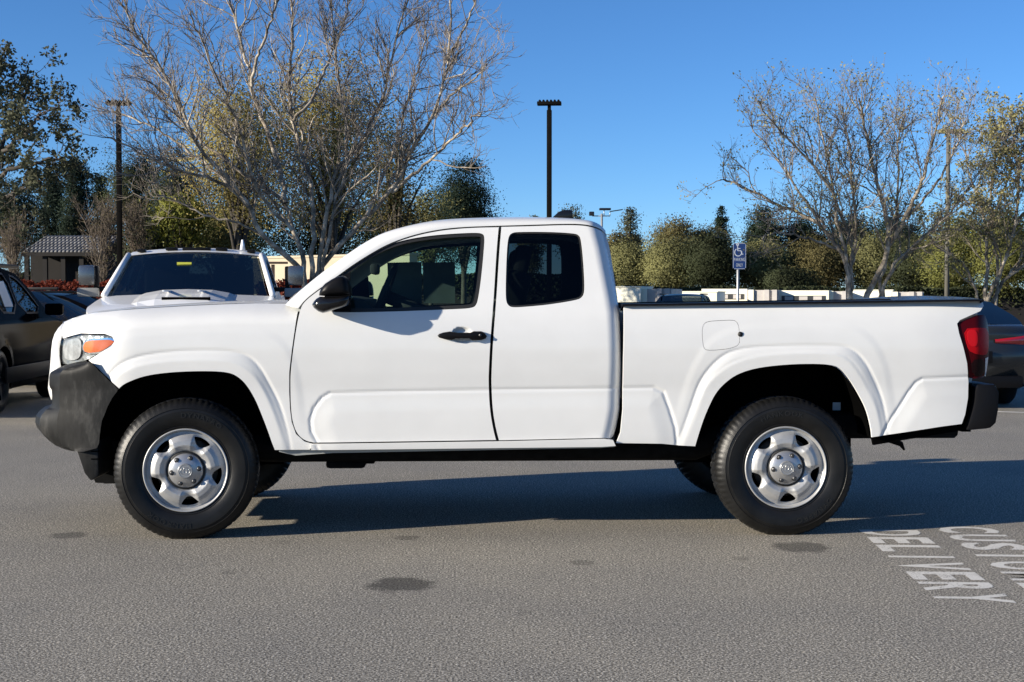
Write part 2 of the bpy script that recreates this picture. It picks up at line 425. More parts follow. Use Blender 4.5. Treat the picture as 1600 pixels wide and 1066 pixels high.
SIL = [(96, 506), (99, 503), (112, 497), (140, 489.5), (190, 484), (240, 480.5), (300, 477), (350, 474.8), (400, 473.5), (452, 473.5), (470, 473)]
sil = tr0(SIL, .2)
ztop = lambda x: np.interp(x, sil[:, 0], sil[:, 1])
XN0, XN1 = gx(215, .05), gx(75, .4)
def nose(x): return .42 * np.clip((XN0 - x) / (XN0 - XN1), 0, 1.3) ** 2.4
def f_fender(x, z):
    return f_body(x, z) + nose(x) + .15 * np.clip((z - (ztop(x) - .12)) / .12, 0, 1.2) ** 2.3
EDGE = [(944, 352), (947, 362), (953, 388), (958, 421), (964, 459), (967.7, 489), (969.5, 520), (970.5, 560), (970, 600), (968.5, 639), (963, 669), (957, 689), (952, 705)]
edge = tr0(EDGE, .14); edge = edge[np.argsort(edge[:, 1])]
xedge = lambda z: np.interp(z, edge[:, 1], edge[:, 0])
def f_cab(x, z):
    t = np.clip((x - (xedge(z) - .085)) / .085, 0, .995)
    return f_body(x, z) + .085 * (1 - np.sqrt(1 - t * t))
XT0 = gx(1430, .05)
def f_bed(x, z): return f_body(x, z) + .13 * np.clip(x - XT0, 0, 1) ** 2 + .012 * np.clip((z - 1.235) / .04, 0, 1) ** 2
GAP = .0028

# ---- front fender
HL_TOP = [(97.8, 529.6), (111, 525.7), (126.7, 521.7), (163.4, 522.4), (175, 527), (178, 533.5)]
HL_BOT = [(178, 533.5), (172.6, 541.4), (138.5, 561.8)]
ARCH_F = [tuple(p) for p in chaikin(ARCH_F, 2, False)]; ARCH_R = [tuple(p) for p in chaikin(ARCH_R, 2, False)]
FEND = [(99, 503.5)] + HL_TOP + HL_BOT[1:] + [(138.5, 564), (150, 574)] + ARCH_F + [(484, 703.6), (491, 694)] \
    + [(476, 689.5), (463, 678), (456.4, 659.5), (453.8, 639), (452.5, 612), (452.6, 582), (457, 545), (462.5, 507), (468, 481.5), (470, 474)] + SIL[::-1][1:-1]
fend = shrink(trace(FEND, f_fender), GAP)
fender = panel('fender', fend, f_fender, 'paint_white', truck, OFF, .0095)
# ---- front door
DOOR = [(491, 692.5), (776, 688.4), (771, 669), (766, 639), (764.2, 600), (764.4, 582.6), (767, 530), (772, 470), (776.4, 395), (780, 354.5),
        (750, 355), (720, 356.4), (682.6, 360.5), (645, 368.8), (607.6, 382), (577.6, 398.8), (551, 415.7), (525, 434.4), (495, 455), (476, 470), (468.8, 481.3),
        (463, 507.6), (457.5, 545), (453, 582.6), (453, 612.6), (453.8, 639), (456.4, 659.5), (463, 678), (476, 689.5)]
WIN = [(507, 487.5), (506, 466), (511, 448), (530.6, 429.7), (555, 411.9), (577.5, 396.9), (602, 384.7), (630, 375.3), (667.5, 368.8), (705, 365.4), (742.5, 363.7), (753.8, 365),
       (757.5, 369.7), (755.6, 396.9), (751.9, 434.4), (748, 462.5), (745, 475.6), (738.8, 481.8), (705, 483.5), (630, 486.5), (555, 488.4)]
door_o = shrink(trace(np.vstack([DOOR[:2], chaikin(DOOR[1:10], 2, False)[1:], chaikin(DOOR[9:] + DOOR[:1], 2, False)[1:-1]]), f_body), GAP); win_o = trace(chaikin(WIN, 2), f_body)
door = panel('front_door', door_o, f_body, 'paint_white', truck, OFF, .0105, [win_o])
win_in = shrink(win_o, .020)
panel('window_seal', shrink(win_o, .0015), f_body, 'rubber', door, OFF, .02, [win_in], .025, .007)
panel('window_glass', shrink(win_o, .012), f_body, 'glass_clear', door, OFF, .03, (), 0, .022)
panel('door_trim', shrink(door_o, .03), f_body, 'interior_dark', door, OFF, .04, [shrink(win_o, .012)], 0, .07)
# ---- rear half door with the cab corner
REAR = [(779.5, 688.4), (945, 684.5), (957, 686), (963, 669), (968.5, 639), (970, 600), (970.5, 560), (969.5, 520), (967.7, 489), (964, 459), (958, 421), (953, 388), (947, 367), (938, 359.5), (925, 354.8),
        (908, 352), (880, 351.6), (832, 353.3), (783.3, 354.5), (779.8, 395), (775.3, 470), (770.3, 530), (767.8, 582.6), (767.6, 600), (769.3, 639), (774.3, 669)]
WINR = [(791, 472), (790, 457), (791, 415), (792.5, 385), (794.8, 369), (800, 364), (809, 362.5), (860, 362.5), (897.6, 364.8), (905, 367.8), (908, 374.5), (911, 400), (913.4, 437.6), (913.4, 457),
        (910, 464.6), (902, 469), (860, 475.9), (830, 478.9), (801.5, 480.8), (794.8, 478)]
rear_o = shrink(trace(np.vstack([REAR[:2], chaikin(REAR[1:19], 2, False)[1:], chaikin(REAR[18:] + REAR[:1], 2, False)[1:-1]]), f_cab), .001); winr_o = trace(chaikin(WINR, 2), f_body)
rear_d = panel('rear_door', rear_o, f_cab, 'paint_white', truck, OFF, .0105, [winr_o])
panel('window_seal', shrink(winr_o, .001), f_body, 'rubber', rear_d, OFF, .02, [shrink(winr_o, .010)], .02, .008)
panel('window_glass', shrink(winr_o, .006), f_body, 'glass_privacy', rear_d, OFF, .03, (), 0, .012)
panel('door_trim', shrink(rear_o, .03), f_cab, 'interior_dark', rear_d, OFF, .04, [shrink(winr_o, .012)], 0, .06)
# ---- rocker sill
SILL = [(486, 703.5), (486, 694.5), (776, 690.5), (945, 686.5), (958, 688), (962, 697), (940, 698.5)]
f_sill = lambda x, z: f_body(x, z) - .018
sill = panel('rocker_sill', trace(SILL, f_sill), f_sill, 'paint_white', truck, OFF, .016, (), .05)
SILL2 = [(436, 706), (462, 712), (520, 708), (700, 704.5), (940, 700), (961, 698), (961, 694), (700, 698), (486, 702), (436, 702)]
f_s2 = lambda x, z: f_body(x, z) + .02
panel('sill_flange', trace(SILL2, f_s2), f_s2, 'interior_grey', truck, OFF, .03, (), .03)
# ---- bed side
BED = [(963, 693), (1034, 694), (1060, 696.5)] + ARCH_R + [(1472.5, 667), (1503, 663), (1508.6, 648), (1513, 622.7), (1513.7, 597), (1511.6, 567.5), (1505.6, 542), (1499, 520.7),
       (1496, 506), (1500, 500.8), (1532, 486.7), (1537.5, 478), (1536, 469), (1528, 468.5), (1250, 472.6), (976, 476.6), (974, 480), (973.5, 560), (972.5, 640), (969, 676), (963.5, 690)]
FUEL = [(1098, 511), (1101, 505), (1108, 502.2), (1125, 501), (1145, 500.3), (1150, 502), (1153.5, 507), (1155, 515), (1156, 534), (1154, 538.5), (1149, 542), (1138, 545.3), (1120, 547.2), (1106, 547.6), (1101, 545.5), (1098.5, 539), (1097, 520)]
bed_o = shrink(trace(BED, f_bed), .002); fuel_o = chaikin(trace(FUEL, f_bed), 1)
bed = panel('bed_side', bed_o, f_bed, 'paint_white', truck, OFF, .0095, [shrink(fuel_o, -.0012)])
fuel = panel('fuel_door', shrink(fuel_o, .0012), f_bed, 'paint_white', truck, OFF, .014)
ntc = tr0([(1157.5, 522.5)])[0]
tube_obj('finger_notch', [(ntc[0], .040, ntc[1]), (ntc[0], .060, ntc[1])], .014, 'rubber', truck, 14, OFF)
NEAR = [fender, door, rear_d, sill, bed]

# ---- cab frame: windscreen pillar running into the roof edge
PAIRS = [((466, 482), (452, 475.7)), ((476, 469), (463, 464)), ((495, 454), (483, 446)), ((525, 433), (513, 421)), ((551, 414), (542, 399.5)), ((577.6, 397), (571, 379.5)), ((607.6, 380.4), (599, 364)),
         ((645, 367.2), (635, 353.5)), ((682.6, 359), (676, 346)), ((720, 354.8), (718, 342.8)), ((780, 352.8), (780, 341.2)), ((832, 351.4), (832, 340.4)), ((880, 349.8), (880, 341)), ((908, 350), (908, 342.4)),
         ((925, 352.8), (925, 345)), ((938, 357.5), (938, 350)), ((946, 365), (945.5, 358))]
Lx = trace([p[0] for p in PAIRS], f_cab); Ly = f_cab(Lx[:, 0], Lx[:, 1])
lo = chaikin(np.column_stack([Lx[:, 0], Ly, Lx[:, 1]]), 2, False)
Ux = trace([p[1] for p in PAIRS], flat(.38)); up = chaikin(np.column_stack([Ux[:, 0], Ly + .13, Ux[:, 1]]), 2, False)
V = []; F = []; NT = 8
for i in range(len(lo)):
    for j in range(NT + 1):
        w = j / NT * math.pi / 2; a, b = math.sin(w), 1 - math.cos(w)
        V.append((lo[i, 0] + (up[i, 0] - lo[i, 0]) * a, lo[i, 1] + (up[i, 1] - lo[i, 1]) * b, lo[i, 2] + (up[i, 2] - lo[i, 2]) * a))
for i in range(len(lo) - 1):
    for j in range(NT): q = i * (NT + 1) + j; F.append((q, q + NT + 1, q + NT + 2, q + 1))
pillar = mesh_obj('roof_pillar', V, F, 'paint_white', truck, True, OFF); NEAR.append(pillar)
far = lambda A: np.column_stack([A[:, 0], TW - A[:, 1], A[:, 2]])
kw = 27                                                # stations of the windscreen part
kr = len(up)
roof = sheet('roof', up[kw:kr - 4], far(up)[kw:kr - 4], 'paint_white', truck, OFF, 20, lambda u, v: (0, 0, .030 * (1 - (2 * v - 1) ** 2) * math.sin(math.pi * min(1, .12 + u * .95)) ** .5))
sheet('headliner', lo[kw - 6:kr - 6] + [0, .05, -.015], far(lo)[kw - 6:kr - 6] + [0, -.05, -.015], 'interior_grey', truck, OFF, 8)
sheet('roof_rear', up[kr - 5:], far(up)[kr - 5:], 'paint_white', truck, OFF, 20, lambda u, v: (0, 0, .028 * (1 - (2 * v - 1) ** 2) * (1 - u)))
sheet('windscreen', up[:kw + 1] + [.004, .004, -.004], far(up)[:kw + 1] + [.004, -.004, -.004], 'glass_shield', truck, OFF, 20, lambda u, v: (-.09 * (1 - (2 * v - 1) ** 2) * (1 - .6 * u), 0, .0))
# inner face of the pillars
V2 = [(v[0] + .01, v[1] + .035, v[2] - .02) for v in V]
ptrim = mesh_obj('pillar_trim', V2, F, 'interior_grey', truck, True, OFF); NEAR.append(ptrim)
# ---- hood
ih = [i for i, p in enumerate(SIL) if 99 <= p[0] <= 452]
hx = np.linspace(sil[ih[0], 0] + .004, sil[ih[-1], 0] + .03, 30); hz = ztop(hx); hy = f_fender(hx, hz) - .0
hood_n = np.column_stack([hx, hy, hz])
hood = sheet('hood', hood_n, far(hood_n), 'paint_white', truck, OFF, 28,
             lambda u, v: (-.13 * (1 - (2 * v - 1) ** 2) * (1 - u) ** 3, 0, .016 * (1 - (2 * v - 1) ** 4) - .02 * (1 - u) ** 4 * (1 - (2 * v - 1) ** 2)))
cw = np.array([[hx[-1] - .02, hy[-1], hz[-1] - .02], [up[2, 0] + .05, up[2, 1], up[2, 2] - .03]])
sheet('cowl', cw, far(cw), 'plastic_black', truck, OFF, 10)
# ---- painted grille surround
GR = [(502.8, 99.6, 97.5), (504.5, 99.3, 91), (508, 99, 86.5), (513, 98.6, 82), (522, 98.2, 78), (532, 96, 76), (545, 92.2, 74), (560, 92.4, 72), (575, 95, 70), (590, 95, 67), (600, 95, 65.2), (607, 95, 64), (614, 94, 65.5), (620, 92, 67.5), (625, 86, 69.5), (622, 98, 80), (600, 104, 92)]
V = []; F = []; NG = 22
for (py, pr, pf) in GR:
    pr -= 1.4 if py < 533 else 0
    q = trace([(pr, py)], f_fender)[0]; yr = float(f_fender(q[0:1], q[1:2])[0]) + .004; xf, z2 = at(pf, py, .48); half = []
    for k in range(NG + 1):
        w = math.pi / 2 * k / NG; e = 2 / 2.6
        half.append((q[0] - (q[0] - min(xf, q[0] - .003)) * math.sin(w) ** e, yr + (TW / 2 - yr) * (1 - abs(math.cos(w)) ** e), q[1] * (1 - math.sin(w)) + z2 * math.sin(w)))
    V += half + [(a, TW - b, c) for a, b, c in half[-2::-1]]
NR = 2 * NG + 1
for i in range(len(GR) - 1):
    for j in range(NR - 1):
        if 5 <= i <= 9 and 12 <= j < NR - 13: continue           # opening for the grille mesh
        q = i * NR + j; F.append((q, q + NR, q + NR + 1, q + 1))
grille = mesh_obj('grille_surround', V, F, 'paint_white', truck, True, OFF); grille.data.set_sharp_from_angle(angle=R(40))
gxf = at(76, 560, .48)[0] + .06
box_obj('grille_mesh', (gxf + .04, TW / 2, .88), (.02, 1.1, .34), 'liner', grille, OFF)
for k in range(4): box_obj('grille_bar', (gxf, TW / 2, .77 + k * .065), (.03, 1.02, .024), 'plastic_black', grille, OFF, .006)
# ---- headlamp
HL = HL_TOP[::-1] + [(92, 536), (91, 546.7), (92.5, 561), (96.5, 570), (108, 571.6), (124, 567.7), (138.5, 561.8), (172.6, 541.4)]
hl_o = trace(HL, f_fender)
head = panel('headlamp', shrink(hl_o, .004), f_fender, 'lamp_reflector', truck, OFF, .02, (), 0, .030)
def f_hl(x, z): return f_fender(x, z) - .002
panel('lamp_lens', shrink(hl_o, .003), f_hl, 'glass_lens', head, OFF, .02, (), .035, 0)
AMB = [(129, 544), (131.5, 536), (138, 532.5), (165, 530.8), (175, 532), (177, 536), (162, 546.5), (151, 551), (133, 551)]
am_o = chaikin(trace(AMB, f_fender), 1)
panel('turn_lens', am_o, f_fender, 'amber_lens', head, OFF, .02, (), .015, .006)
panel('turn_bezel', shrink(am_o, -.010), f_fender, 'chrome', head, OFF, .02, (), .012, .014)
RFL = [(97, 536), (112, 529), (125, 529), (126, 548), (122, 562), (104, 564), (97, 556)]
panel('lamp_bowl', chaikin(trace(RFL, f_fender), 2), lambda x, z: f_fender(x, z), 'lamp_bowl', head, OFF, .02, (), .02, .016)
NEAR.append(head)
# ---- front bumper
rows = [(564.5, 140, 134, 136), (567, 143, 122, 128), (570, 146, 110, 119), (574, 150, 98, 107), (578, 153, 90, 99), (582, 158, 82, 95), (585, 161, 77, 94), (590, 166, 75, 94), (602, 179, 75, 94), (606, 183, 77, 94), (609.5, 182, 82, 94), (620, 174, 84, 94), (633, 167, 82, 94), (638, 165, 76, 94), (641, 164, 67, 93), (648, 161, 57, 91), (655, 158, 51.5, 90),
        (666, 156, 50, 90), (675, 155, 53, 92), (682, 154, 59, 94), (690, 153.5, 74, 96), (697, 150, 88, 100), (703, 128, 104, 112)]
V = []; F = []; NB = 18; NSd = 6
for (py, pr, pf, ps) in rows:
    xr, z = tr0([(pr, py)], .04)[0]; xf, z2 = tr0([(pf, py)], .46)[0]
    z = .7 * z + .3 * z2; xs = min(tr0([(ps, py)], .12)[0][0], xr - .01); xf = min(xf, xs - .01); half = []
    for k in range(NSd + 1):
        t = k / NSd; half.append((xr + (xs - xr) * t, .056 + .055 * t ** 1.5))
    aa = xs - xf; kn = [(xs, .111), (xs - .50 * aa, .20), (xs - .90 * aa, .44), (xf, TW / 2)]      # chamfered corner, then the slightly bowed front
    for (a0, b0), (a1, b1), nn in ((kn[0], kn[1], 4), (kn[1], kn[2], 6), (kn[2], kn[3], 8)):
        for k in range(1, nn + 1): half.append((a0 + (a1 - a0) * k / nn, b0 + (b1 - b0) * k / nn))
    V += [(a, b, z) for a, b in half] + [(a, TW - b, z) for a, b in half[-2::-1]]
NR = 2 * (NSd + NB) + 1
for i in range(len(rows) - 1):
    for j in range(NR - 1): q = i * NR + j; F.append((q, q + NR, q + NR + 1, q + 1))
bumper = mesh_obj('front_bumper', V, F, 'plastic_dark', truck, True, OFF)
bumper.data.set_sharp_from_angle(angle=R(17))
SK = [(120, 702), (153.8, 688), (154.8, 720), (155.7, 744), (142.5, 751.5), (132.7, 739)]
sk = tr0(SK, .10); bm = extrude_poly(sk, .085, .40, .012)
defl = bm_obj('air_deflector', bm, 'plastic_dark', truck, OFF, True, 40)
for yy_ in (705.5, 717.5):
    c = tr0([(150, yy_)], .08)[0]; box_obj('deflector_slot', (c[0] - .005, .084, c[1]), (.045, .006, .006), 'liner', defl, OFF)
NEAR.append(defl)
# ---- mirror
MUP = [(498, 462), (499, 456), (501.6, 450), (508, 443), (517.5, 436.8), (525, 432.8), (532, 431), (538, 431.3), (543, 434), (546.6, 440), (548.4, 448), (549, 456), (549, 461), (540, 462), (525, 463), (510, 463)]
MLO = [(487, 476), (490, 471), (494, 466.5), (499, 463.5), (510, 464), (525, 464), (540, 463), (549, 462), (549, 468), (547, 473), (542, 478), (532, 481.5), (521, 484.5), (511, 488), (504, 489.5), (497, 487), (490, 481.5)]
def mirror_part(name, pts, m, parent):
    p = tr0(pts, -.06); cpt = p.mean(0); V = []; F = []; n = len(p)
    st = [(-.126, .05), (-.125, .45), (-.119, .70), (-.104, .88), (-.075, .97), (-.04, 1.0), (.0, 1.0), (.04, .93), (.055, .5)]
    for y, s in st:
        for q in p: V.append((cpt[0] + (q[0] - cpt[0]) * s, y, cpt[1] + (q[1] - cpt[1]) * s))
    for i in range(len(st) - 1):
        for j in range(n): F.append((i * n + j, i * n + (j + 1) % n, (i + 1) * n + (j + 1) % n, (i + 1) * n + j))
    F += [tuple(range(n)), tuple((len(st) - 1) * n + j for j in range(n))]
    return mesh_obj(name, V, F, m, parent, True, OFF, recalc=True)
mirror_part('mirror_shell', MUP, 'plastic_black', door)
mirror_part('mirror_base', MLO, 'plastic_gloss', door)
mg = tr0([(548.5, 438), (550, 475)], -.1)
SAIL = [(500, 489.5), (501, 470), (506, 452), (528, 432), (545, 425), (548, 489)]
panel('mirror_sail', tr0(SAIL, .07), f_body, 'plastic_black', door, OFF, .03, (), .02, .002)
# ---- handle
HA = [(683.5, 525), (686, 522.2), (692, 520), (703, 518.3), (709, 519.5), (715, 520.3), (735, 520.2), (740, 518), (752, 518), (758, 521), (761, 526), (759, 529.5), (752, 531.8), (738, 532.3), (733, 529.2), (712, 529.2), (706, 532), (694, 530.3), (686, 528)]
hp = tr0(HA, .0); cpt = hp.mean(0); V = []; F = []; n = len(hp)
st = [(.010, .72), (.012, .86), (.017, .96), (.022, 1.0), (.055, 1.0)]
for y, s in st:
    for q in hp:
        bow = .014 * min(1, ((q[0] - cpt[0]) / .13) ** 2)
        V.append((cpt[0] + (q[0] - cpt[0]) * (1 - (1 - s) * .2), y + bow, cpt[1] + (q[1] - cpt[1]) * s))
for i in range(len(st) - 1):
    for j in range(n): F.append((i * n + j, i * n + (j + 1) % n, (i + 1) * n + (j + 1) % n, (i + 1) * n + j))
F += [tuple(range(n))]
mesh_obj('door_handle', V, F, 'plastic_black', door, True, OFF, recalc=True)
lk = tr0([(750.5, 524)], .0)[0]
tube_obj('lock_cylinder', [(lk[0], .012, lk[1]), (lk[0], .030, lk[1])], .008, 'nut_dark', door, 12, OFF)

# ---- tail lamp
TL = [(1497.5, 507.6), (1505.5, 502), (1534.8, 490.5), (1541, 495), (1545, 511), (1546, 548), (1544, 567), (1541, 590), (1515, 592), (1514, 580), (1511.5, 567), (1505.8, 541), (1499.3, 521)]
def f_tl(x, z): return f_bed(x, z) + .004 + .9 * np.clip(x - gx(1520, .1), 0, 1) ** 2 * 6
tl_o = chaikin(trace(TL, f_tl), 1)
tail = panel('tail_lamp', tl_o, f_tl, 'red_lens_dark', truck, OFF, .012, (), .16, .004)
panel('brake_lens', chaikin(trace([(1506, 514), (1529, 512), (1544.5, 513), (1545, 546), (1541, 556), (1518, 552), (1511, 541)], f_tl), 1), f_tl, 'red_lens', tail, OFF, .012, (), .006, .0005)
panel('lens_core', chaikin(trace([(1509, 516), (1527, 514.5), (1528, 542), (1514, 541)], f_tl), 2), f_tl, 'red_lens_bright', tail, OFF, .012, (), .003, -.0015)
panel('reverse_lens', chaikin(trace([(1517, 562), (1539, 561), (1538, 587), (1519, 588)], f_tl), 1), f_tl, 'smoke_lens', tail, OFF, .012, (), .006, .0005)
panel('clear_strip', trace([(1540, 560), (1544.5, 558), (1543, 570), (1540, 588), (1538.5, 587)], f_tl), f_tl, 'clear_plastic', tail, OFF, .012, (), .006, 0)
NEAR.append(tail)
# ---- tailgate, bed box
xt = gx(1538, .3)
tg = tr0([(1536, 470), (1540, 482), (1528, 520), (1530, 590), (1516, 662), (1500, 664), (1500, 472)], .15)
tgate = bm_obj('tailgate', extrude_poly(tg, .24, TW - .24, .012), 'paint_white', truck, OFF, True, 40)
xb0, xb1 = gx(975, .1), gx(1478, .1)
for s in (0, 1):
    y = .125 if s == 0 else TW - .125
    box_obj('bed_wall', ((xb0 + xb1) / 2, y, 1.11), (xb1 - xb0, .03, .27), 'plastic_black', truck, OFF)
box_obj('bed_front', (xb0 + .03, TW / 2, .99), (.04, TW - .30, .50), 'paint_white', truck, OFF)
box_obj('bed_floor', ((xb0 + xb1) / 2, TW / 2, .76), (xb1 - xb0, TW - .9, .04), 'plastic_black', truck, OFF)
ra = tr0([(971, 475.0), (1250, 471.6), (1532, 467.8)], .11); rb = tr0([(971, 477.4), (1250, 473.6), (1532, 469.6)], .085)
V = []; F = []
for a, b in zip(ra, rb):
    V += [(a[0], .055, b[1] - .004), (a[0], .062, a[1]), (a[0], .165, a[1] + .002), (a[0], .17, b[1] - .03)]
for i in range(2):
    for j in range(3): q = i * 4 + j; F.append((q, q + 4, q + 5, q + 1))
F += [(0, 1, 2, 3), (8, 9, 10, 11)]
rail = mesh_obj('bed_rail_cap', V, F, 'plastic_black', truck, False, OFF, recalc=True); NEAR.append(rail)
# ---- rear bumper
RB = [(1522, 600), (1550, 599), (1557, 612), (1555.5, 640), (1552, 660), (1543, 668.5), (1506, 672), (1512, 652), (1518, 632), (1520, 612)]
bm = extrude_poly(tr0(RB, .12), .07, TW - .07, .02); rbump = bm_obj('rear_bumper', bm, 'plastic_black', truck, OFF, True, 35)
box_obj('bumper_bracket', (gx(1514, .1), TW / 2, .69), (.05, TW - .24, .26), 'liner', truck, OFF)
hk = at(1400, 690, .6)
tube_obj('tow_hook', [(hk[0] - .16, .6, hk[1] + .04), (hk[0] - .03, .6, hk[1] + .01), (hk[0] + .03, .6, hk[1] - .015), (hk[0] + .05, .6, hk[1] - .05)], [.02, .02, .016, .006], 'underbody', truck, 8, OFF)
# ---- cab back wall, window
zb = np.linspace(.48, 1.70, 14); bw = np.column_stack([xedge(zb) - .004, f_cab(xedge(zb) - .001, zb) - .004, zb])
lowb = bw[zb < 1.28]
sheet('cab_back', lowb, far(lowb), 'paint_white', truck, OFF, 6)
hib = np.column_stack([xedge(np.linspace(1.27, 1.66, 6)) - .006, np.full(6, .30), np.linspace(1.27, 1.66, 6)])
sheet('back_window', hib, far(hib), 'glass_privacy', truck, OFF, 6)
hi2 = np.array([[p[0], f_cab(np.array([p[0]]), np.array([p[2]]))[0], p[2]] for p in hib]); hi3 = hib + [0, .0, 0]
bp = sheet('back_pillar', hi2, hi3, 'paint_white', truck, OFF, 4); NEAR.append(bp)
xe = float(xedge(1.69))
box_obj('third_brake_lamp', (xe - .012, TW / 2, 1.695), (.03, .3, .03), 'red_lens_dark', truck, OFF, .006)
# ---- roof fin
fn = tr0([(862, 341), (873, 331), (882, 328.5), (894, 328.5), (895, 343)], .95)
bm = extrude_poly(fn, .915, .985, .01); bm_obj('roof_antenna', bm, 'plastic_gloss', truck, OFF, True, 40)

# ---- underside and wheel houses
X = lambda px: gx(px, .3)
def liner(arch, name):
    A = np.column_stack([arch[:, 0], np.full(len(arch), .075), arch[:, 1]]); B = A + [0, .36, 0]
    o = sheet(name, A, B, 'liner', truck, OFF, 4)
    c = np.vstack([arch, [[arch[-1, 0], .36], [arch[0, 0], .36]]])
    mesh_obj('wheel_house_wall', [(p[0], .435, p[1]) for p in c], [tuple(range(len(c)))], 'liner', truck, False, OFF)
    return o
NEAR += [liner(arch_f, 'wheel_liner'), liner(arch_r, 'wheel_liner')]
for s in (.37, TW - .37):
    tube_obj('frame_rail', [(X(200), s, .50), (X(420), s, .455), (X(1090), s, .455), (X(1200), s, .60), (X(1330), s, .575), (X(1500), s, .575)], .075, 'underbody', truck, 8, OFF)
bm_obj('skid_plate', extrude_poly([(X(124), .40), (X(140), .235), (X(300), .24), (X(420), .36), (X(420), .50), (X(124), .55)], .58, TW - .58), 'underbody', truck, OFF)
bm_obj('splash_shield', extrude_poly([(X(124), .40), (X(140), .265), (X(165), .262), (X(300), .30), (X(400), .40), (X(124), .52)], .39, TW - .39), 'underbody', truck, OFF)
box_obj('engine_bay', ((X(125) + X(462)) / 2, TW / 2, .80), (X(462) - X(125), TW - .9, .60), 'liner', truck, OFF)
box_obj('cab_floor', ((X(470) + X(955)) / 2, TW / 2, .60), (X(955) - X(470), TW - .24, .24), 'interior_dark', truck, OFF)
box_obj('firewall', (X(478), TW / 2, .95), (.05, TW - .26, .5), 'interior_dark', truck, OFF)
box_obj('under_tray', ((X(440) + X(1100)) / 2, TW / 2, .44), (X(1100) - X(440), .8, .12), 'underbody', truck, OFF, .02)
box_obj('bed_sill', ((X(965) + X(1500)) / 2, TW / 2, .60), (X(1500) - X(965), .9, .16), 'underbody', truck, OFF)
bm = bmesh.new(); bm_box(bm, (X(537), .62, .365), (.22, .5, .05), None, .02); bm_box(bm, (X(565), .62, .385), (.12, .3, .06), None, .01)
bm_obj('cross_member', bm, 'underbody', truck, OFF, True)
tube_obj('exhaust_pipe', [(X(600), .62, .40), (X(800), .60, .39), (X(1000), .58, .40), (X(1090), .62, .46)], .03, 'underbody', truck, 10, OFF)
rp = trace([(1364, 686), (1500, 666), (1510, 672), (1366, 696)], flat(.09))
bm_obj('valance', extrude_poly(rp, .10, .13), 'liner', truck, OFF)

# ---- interior
dsh = at(np.array([495, 500, 540, 575, 590, 585, 560]), np.array([490, 470, 462, 468, 480, 520, 560]), .6)
bm = extrude_poly(dsh, .20, TW - .20, .02); bm_obj('dashboard', bm, 'interior_dark', truck, OFF, True, 40)
def torus_data(c, R0, r, M, n=32, k=8):
    V = []; F = []
    for i in range(n):
        a = 2 * math.pi * i / n
        for j in range(k):
            b = 2 * math.pi * j / k
            V.append(Vector(c) + M @ Vector(((R0 + r * math.cos(b)) * math.cos(a), (R0 + r * math.cos(b)) * math.sin(a), r * math.sin(b))))
    for i in range(n):
        for j in range(k): F.append((i * k + j, ((i + 1) % n) * k + j, ((i + 1) % n) * k + (j + 1) % k, i * k + (j + 1) % k))
    return V, F
sw = at(600, 462, .52); Msw = Matrix.Rotation(R(-68), 3, 'Y') @ Matrix.Identity(3)
c_sw = Vector((float(sw[0]), .52, float(sw[1])))
V, F = torus_data(c_sw, .185, .016, Msw)
swh = mesh_obj('steering_wheel', V, F, 'interior_dark', truck, True, OFF, recalc=True)
bm = bmesh.new(); bm_box(bm, c_sw, (.13, .15, .05), Msw, .02); bm_box(bm, c_sw, (.02, .36, .02), Msw, .005); bm_obj('steering_hub', bm, 'interior_dark', swh, OFF, True)
tube_obj('steering_column', [c_sw, c_sw + Msw @ Vector((0, 0, -.35))], .04, 'interior_dark', truck, 10, OFF)
for yc in (.52, TW - .52):
    bm = bmesh.new(); sx = X(745)
    bm_box(bm, (sx - .18, yc, .86), (.52, .50, .16), None, .05, 3)
    st = bm_obj('seat', bm, 'seat_fabric', truck, OFF, True)
    bm = bmesh.new(); bm_box(bm, (sx + .17, yc, 1.16), (.15, .48, .60), Matrix.Rotation(R(14), 3, 'Y'), .05, 3); bm_obj('seat_back', bm, 'seat_fabric', st, OFF, True)
    bm = bmesh.new(); bm_box(bm, (sx + .26, yc, 1.52), (.09, .26, .16), Matrix.Rotation(R(10), 3, 'Y'), .035, 3); bm_obj('head_rest', bm, 'seat_fabric', st, OFF, True)
mr = at(586, 421, .945); box_obj('rear_view_mirror', (float(mr[0]), .945, float(mr[1])), (.05, .22, .065), 'interior_dark', truck, OFF, .02)
for (a, b) in ((607, 659), (662, 711)):
    p = tr0([(a, 474), (a - 1, 411), (b, 410), (b, 474)], TW - .15)
    V = [(q[0], TW - f_body(q[0:1], q[1:2])[0] - .032, q[1]) for q in p] + [(q[0], TW - f_body(q[0:1], q[1:2])[0] - .030, q[1]) for q in p]
    mesh_obj('window_sticker', V, [(0, 1, 2, 3), (7, 6, 5, 4), (0, 4, 5, 1), (1, 5, 6, 2), (2, 6, 7, 3), (3, 7, 4, 0)], 'paper', truck, False, OFF)

for o in list(NEAR):
    if o.name.startswith('fuel'): continue
    mirror_tree(o, truck)

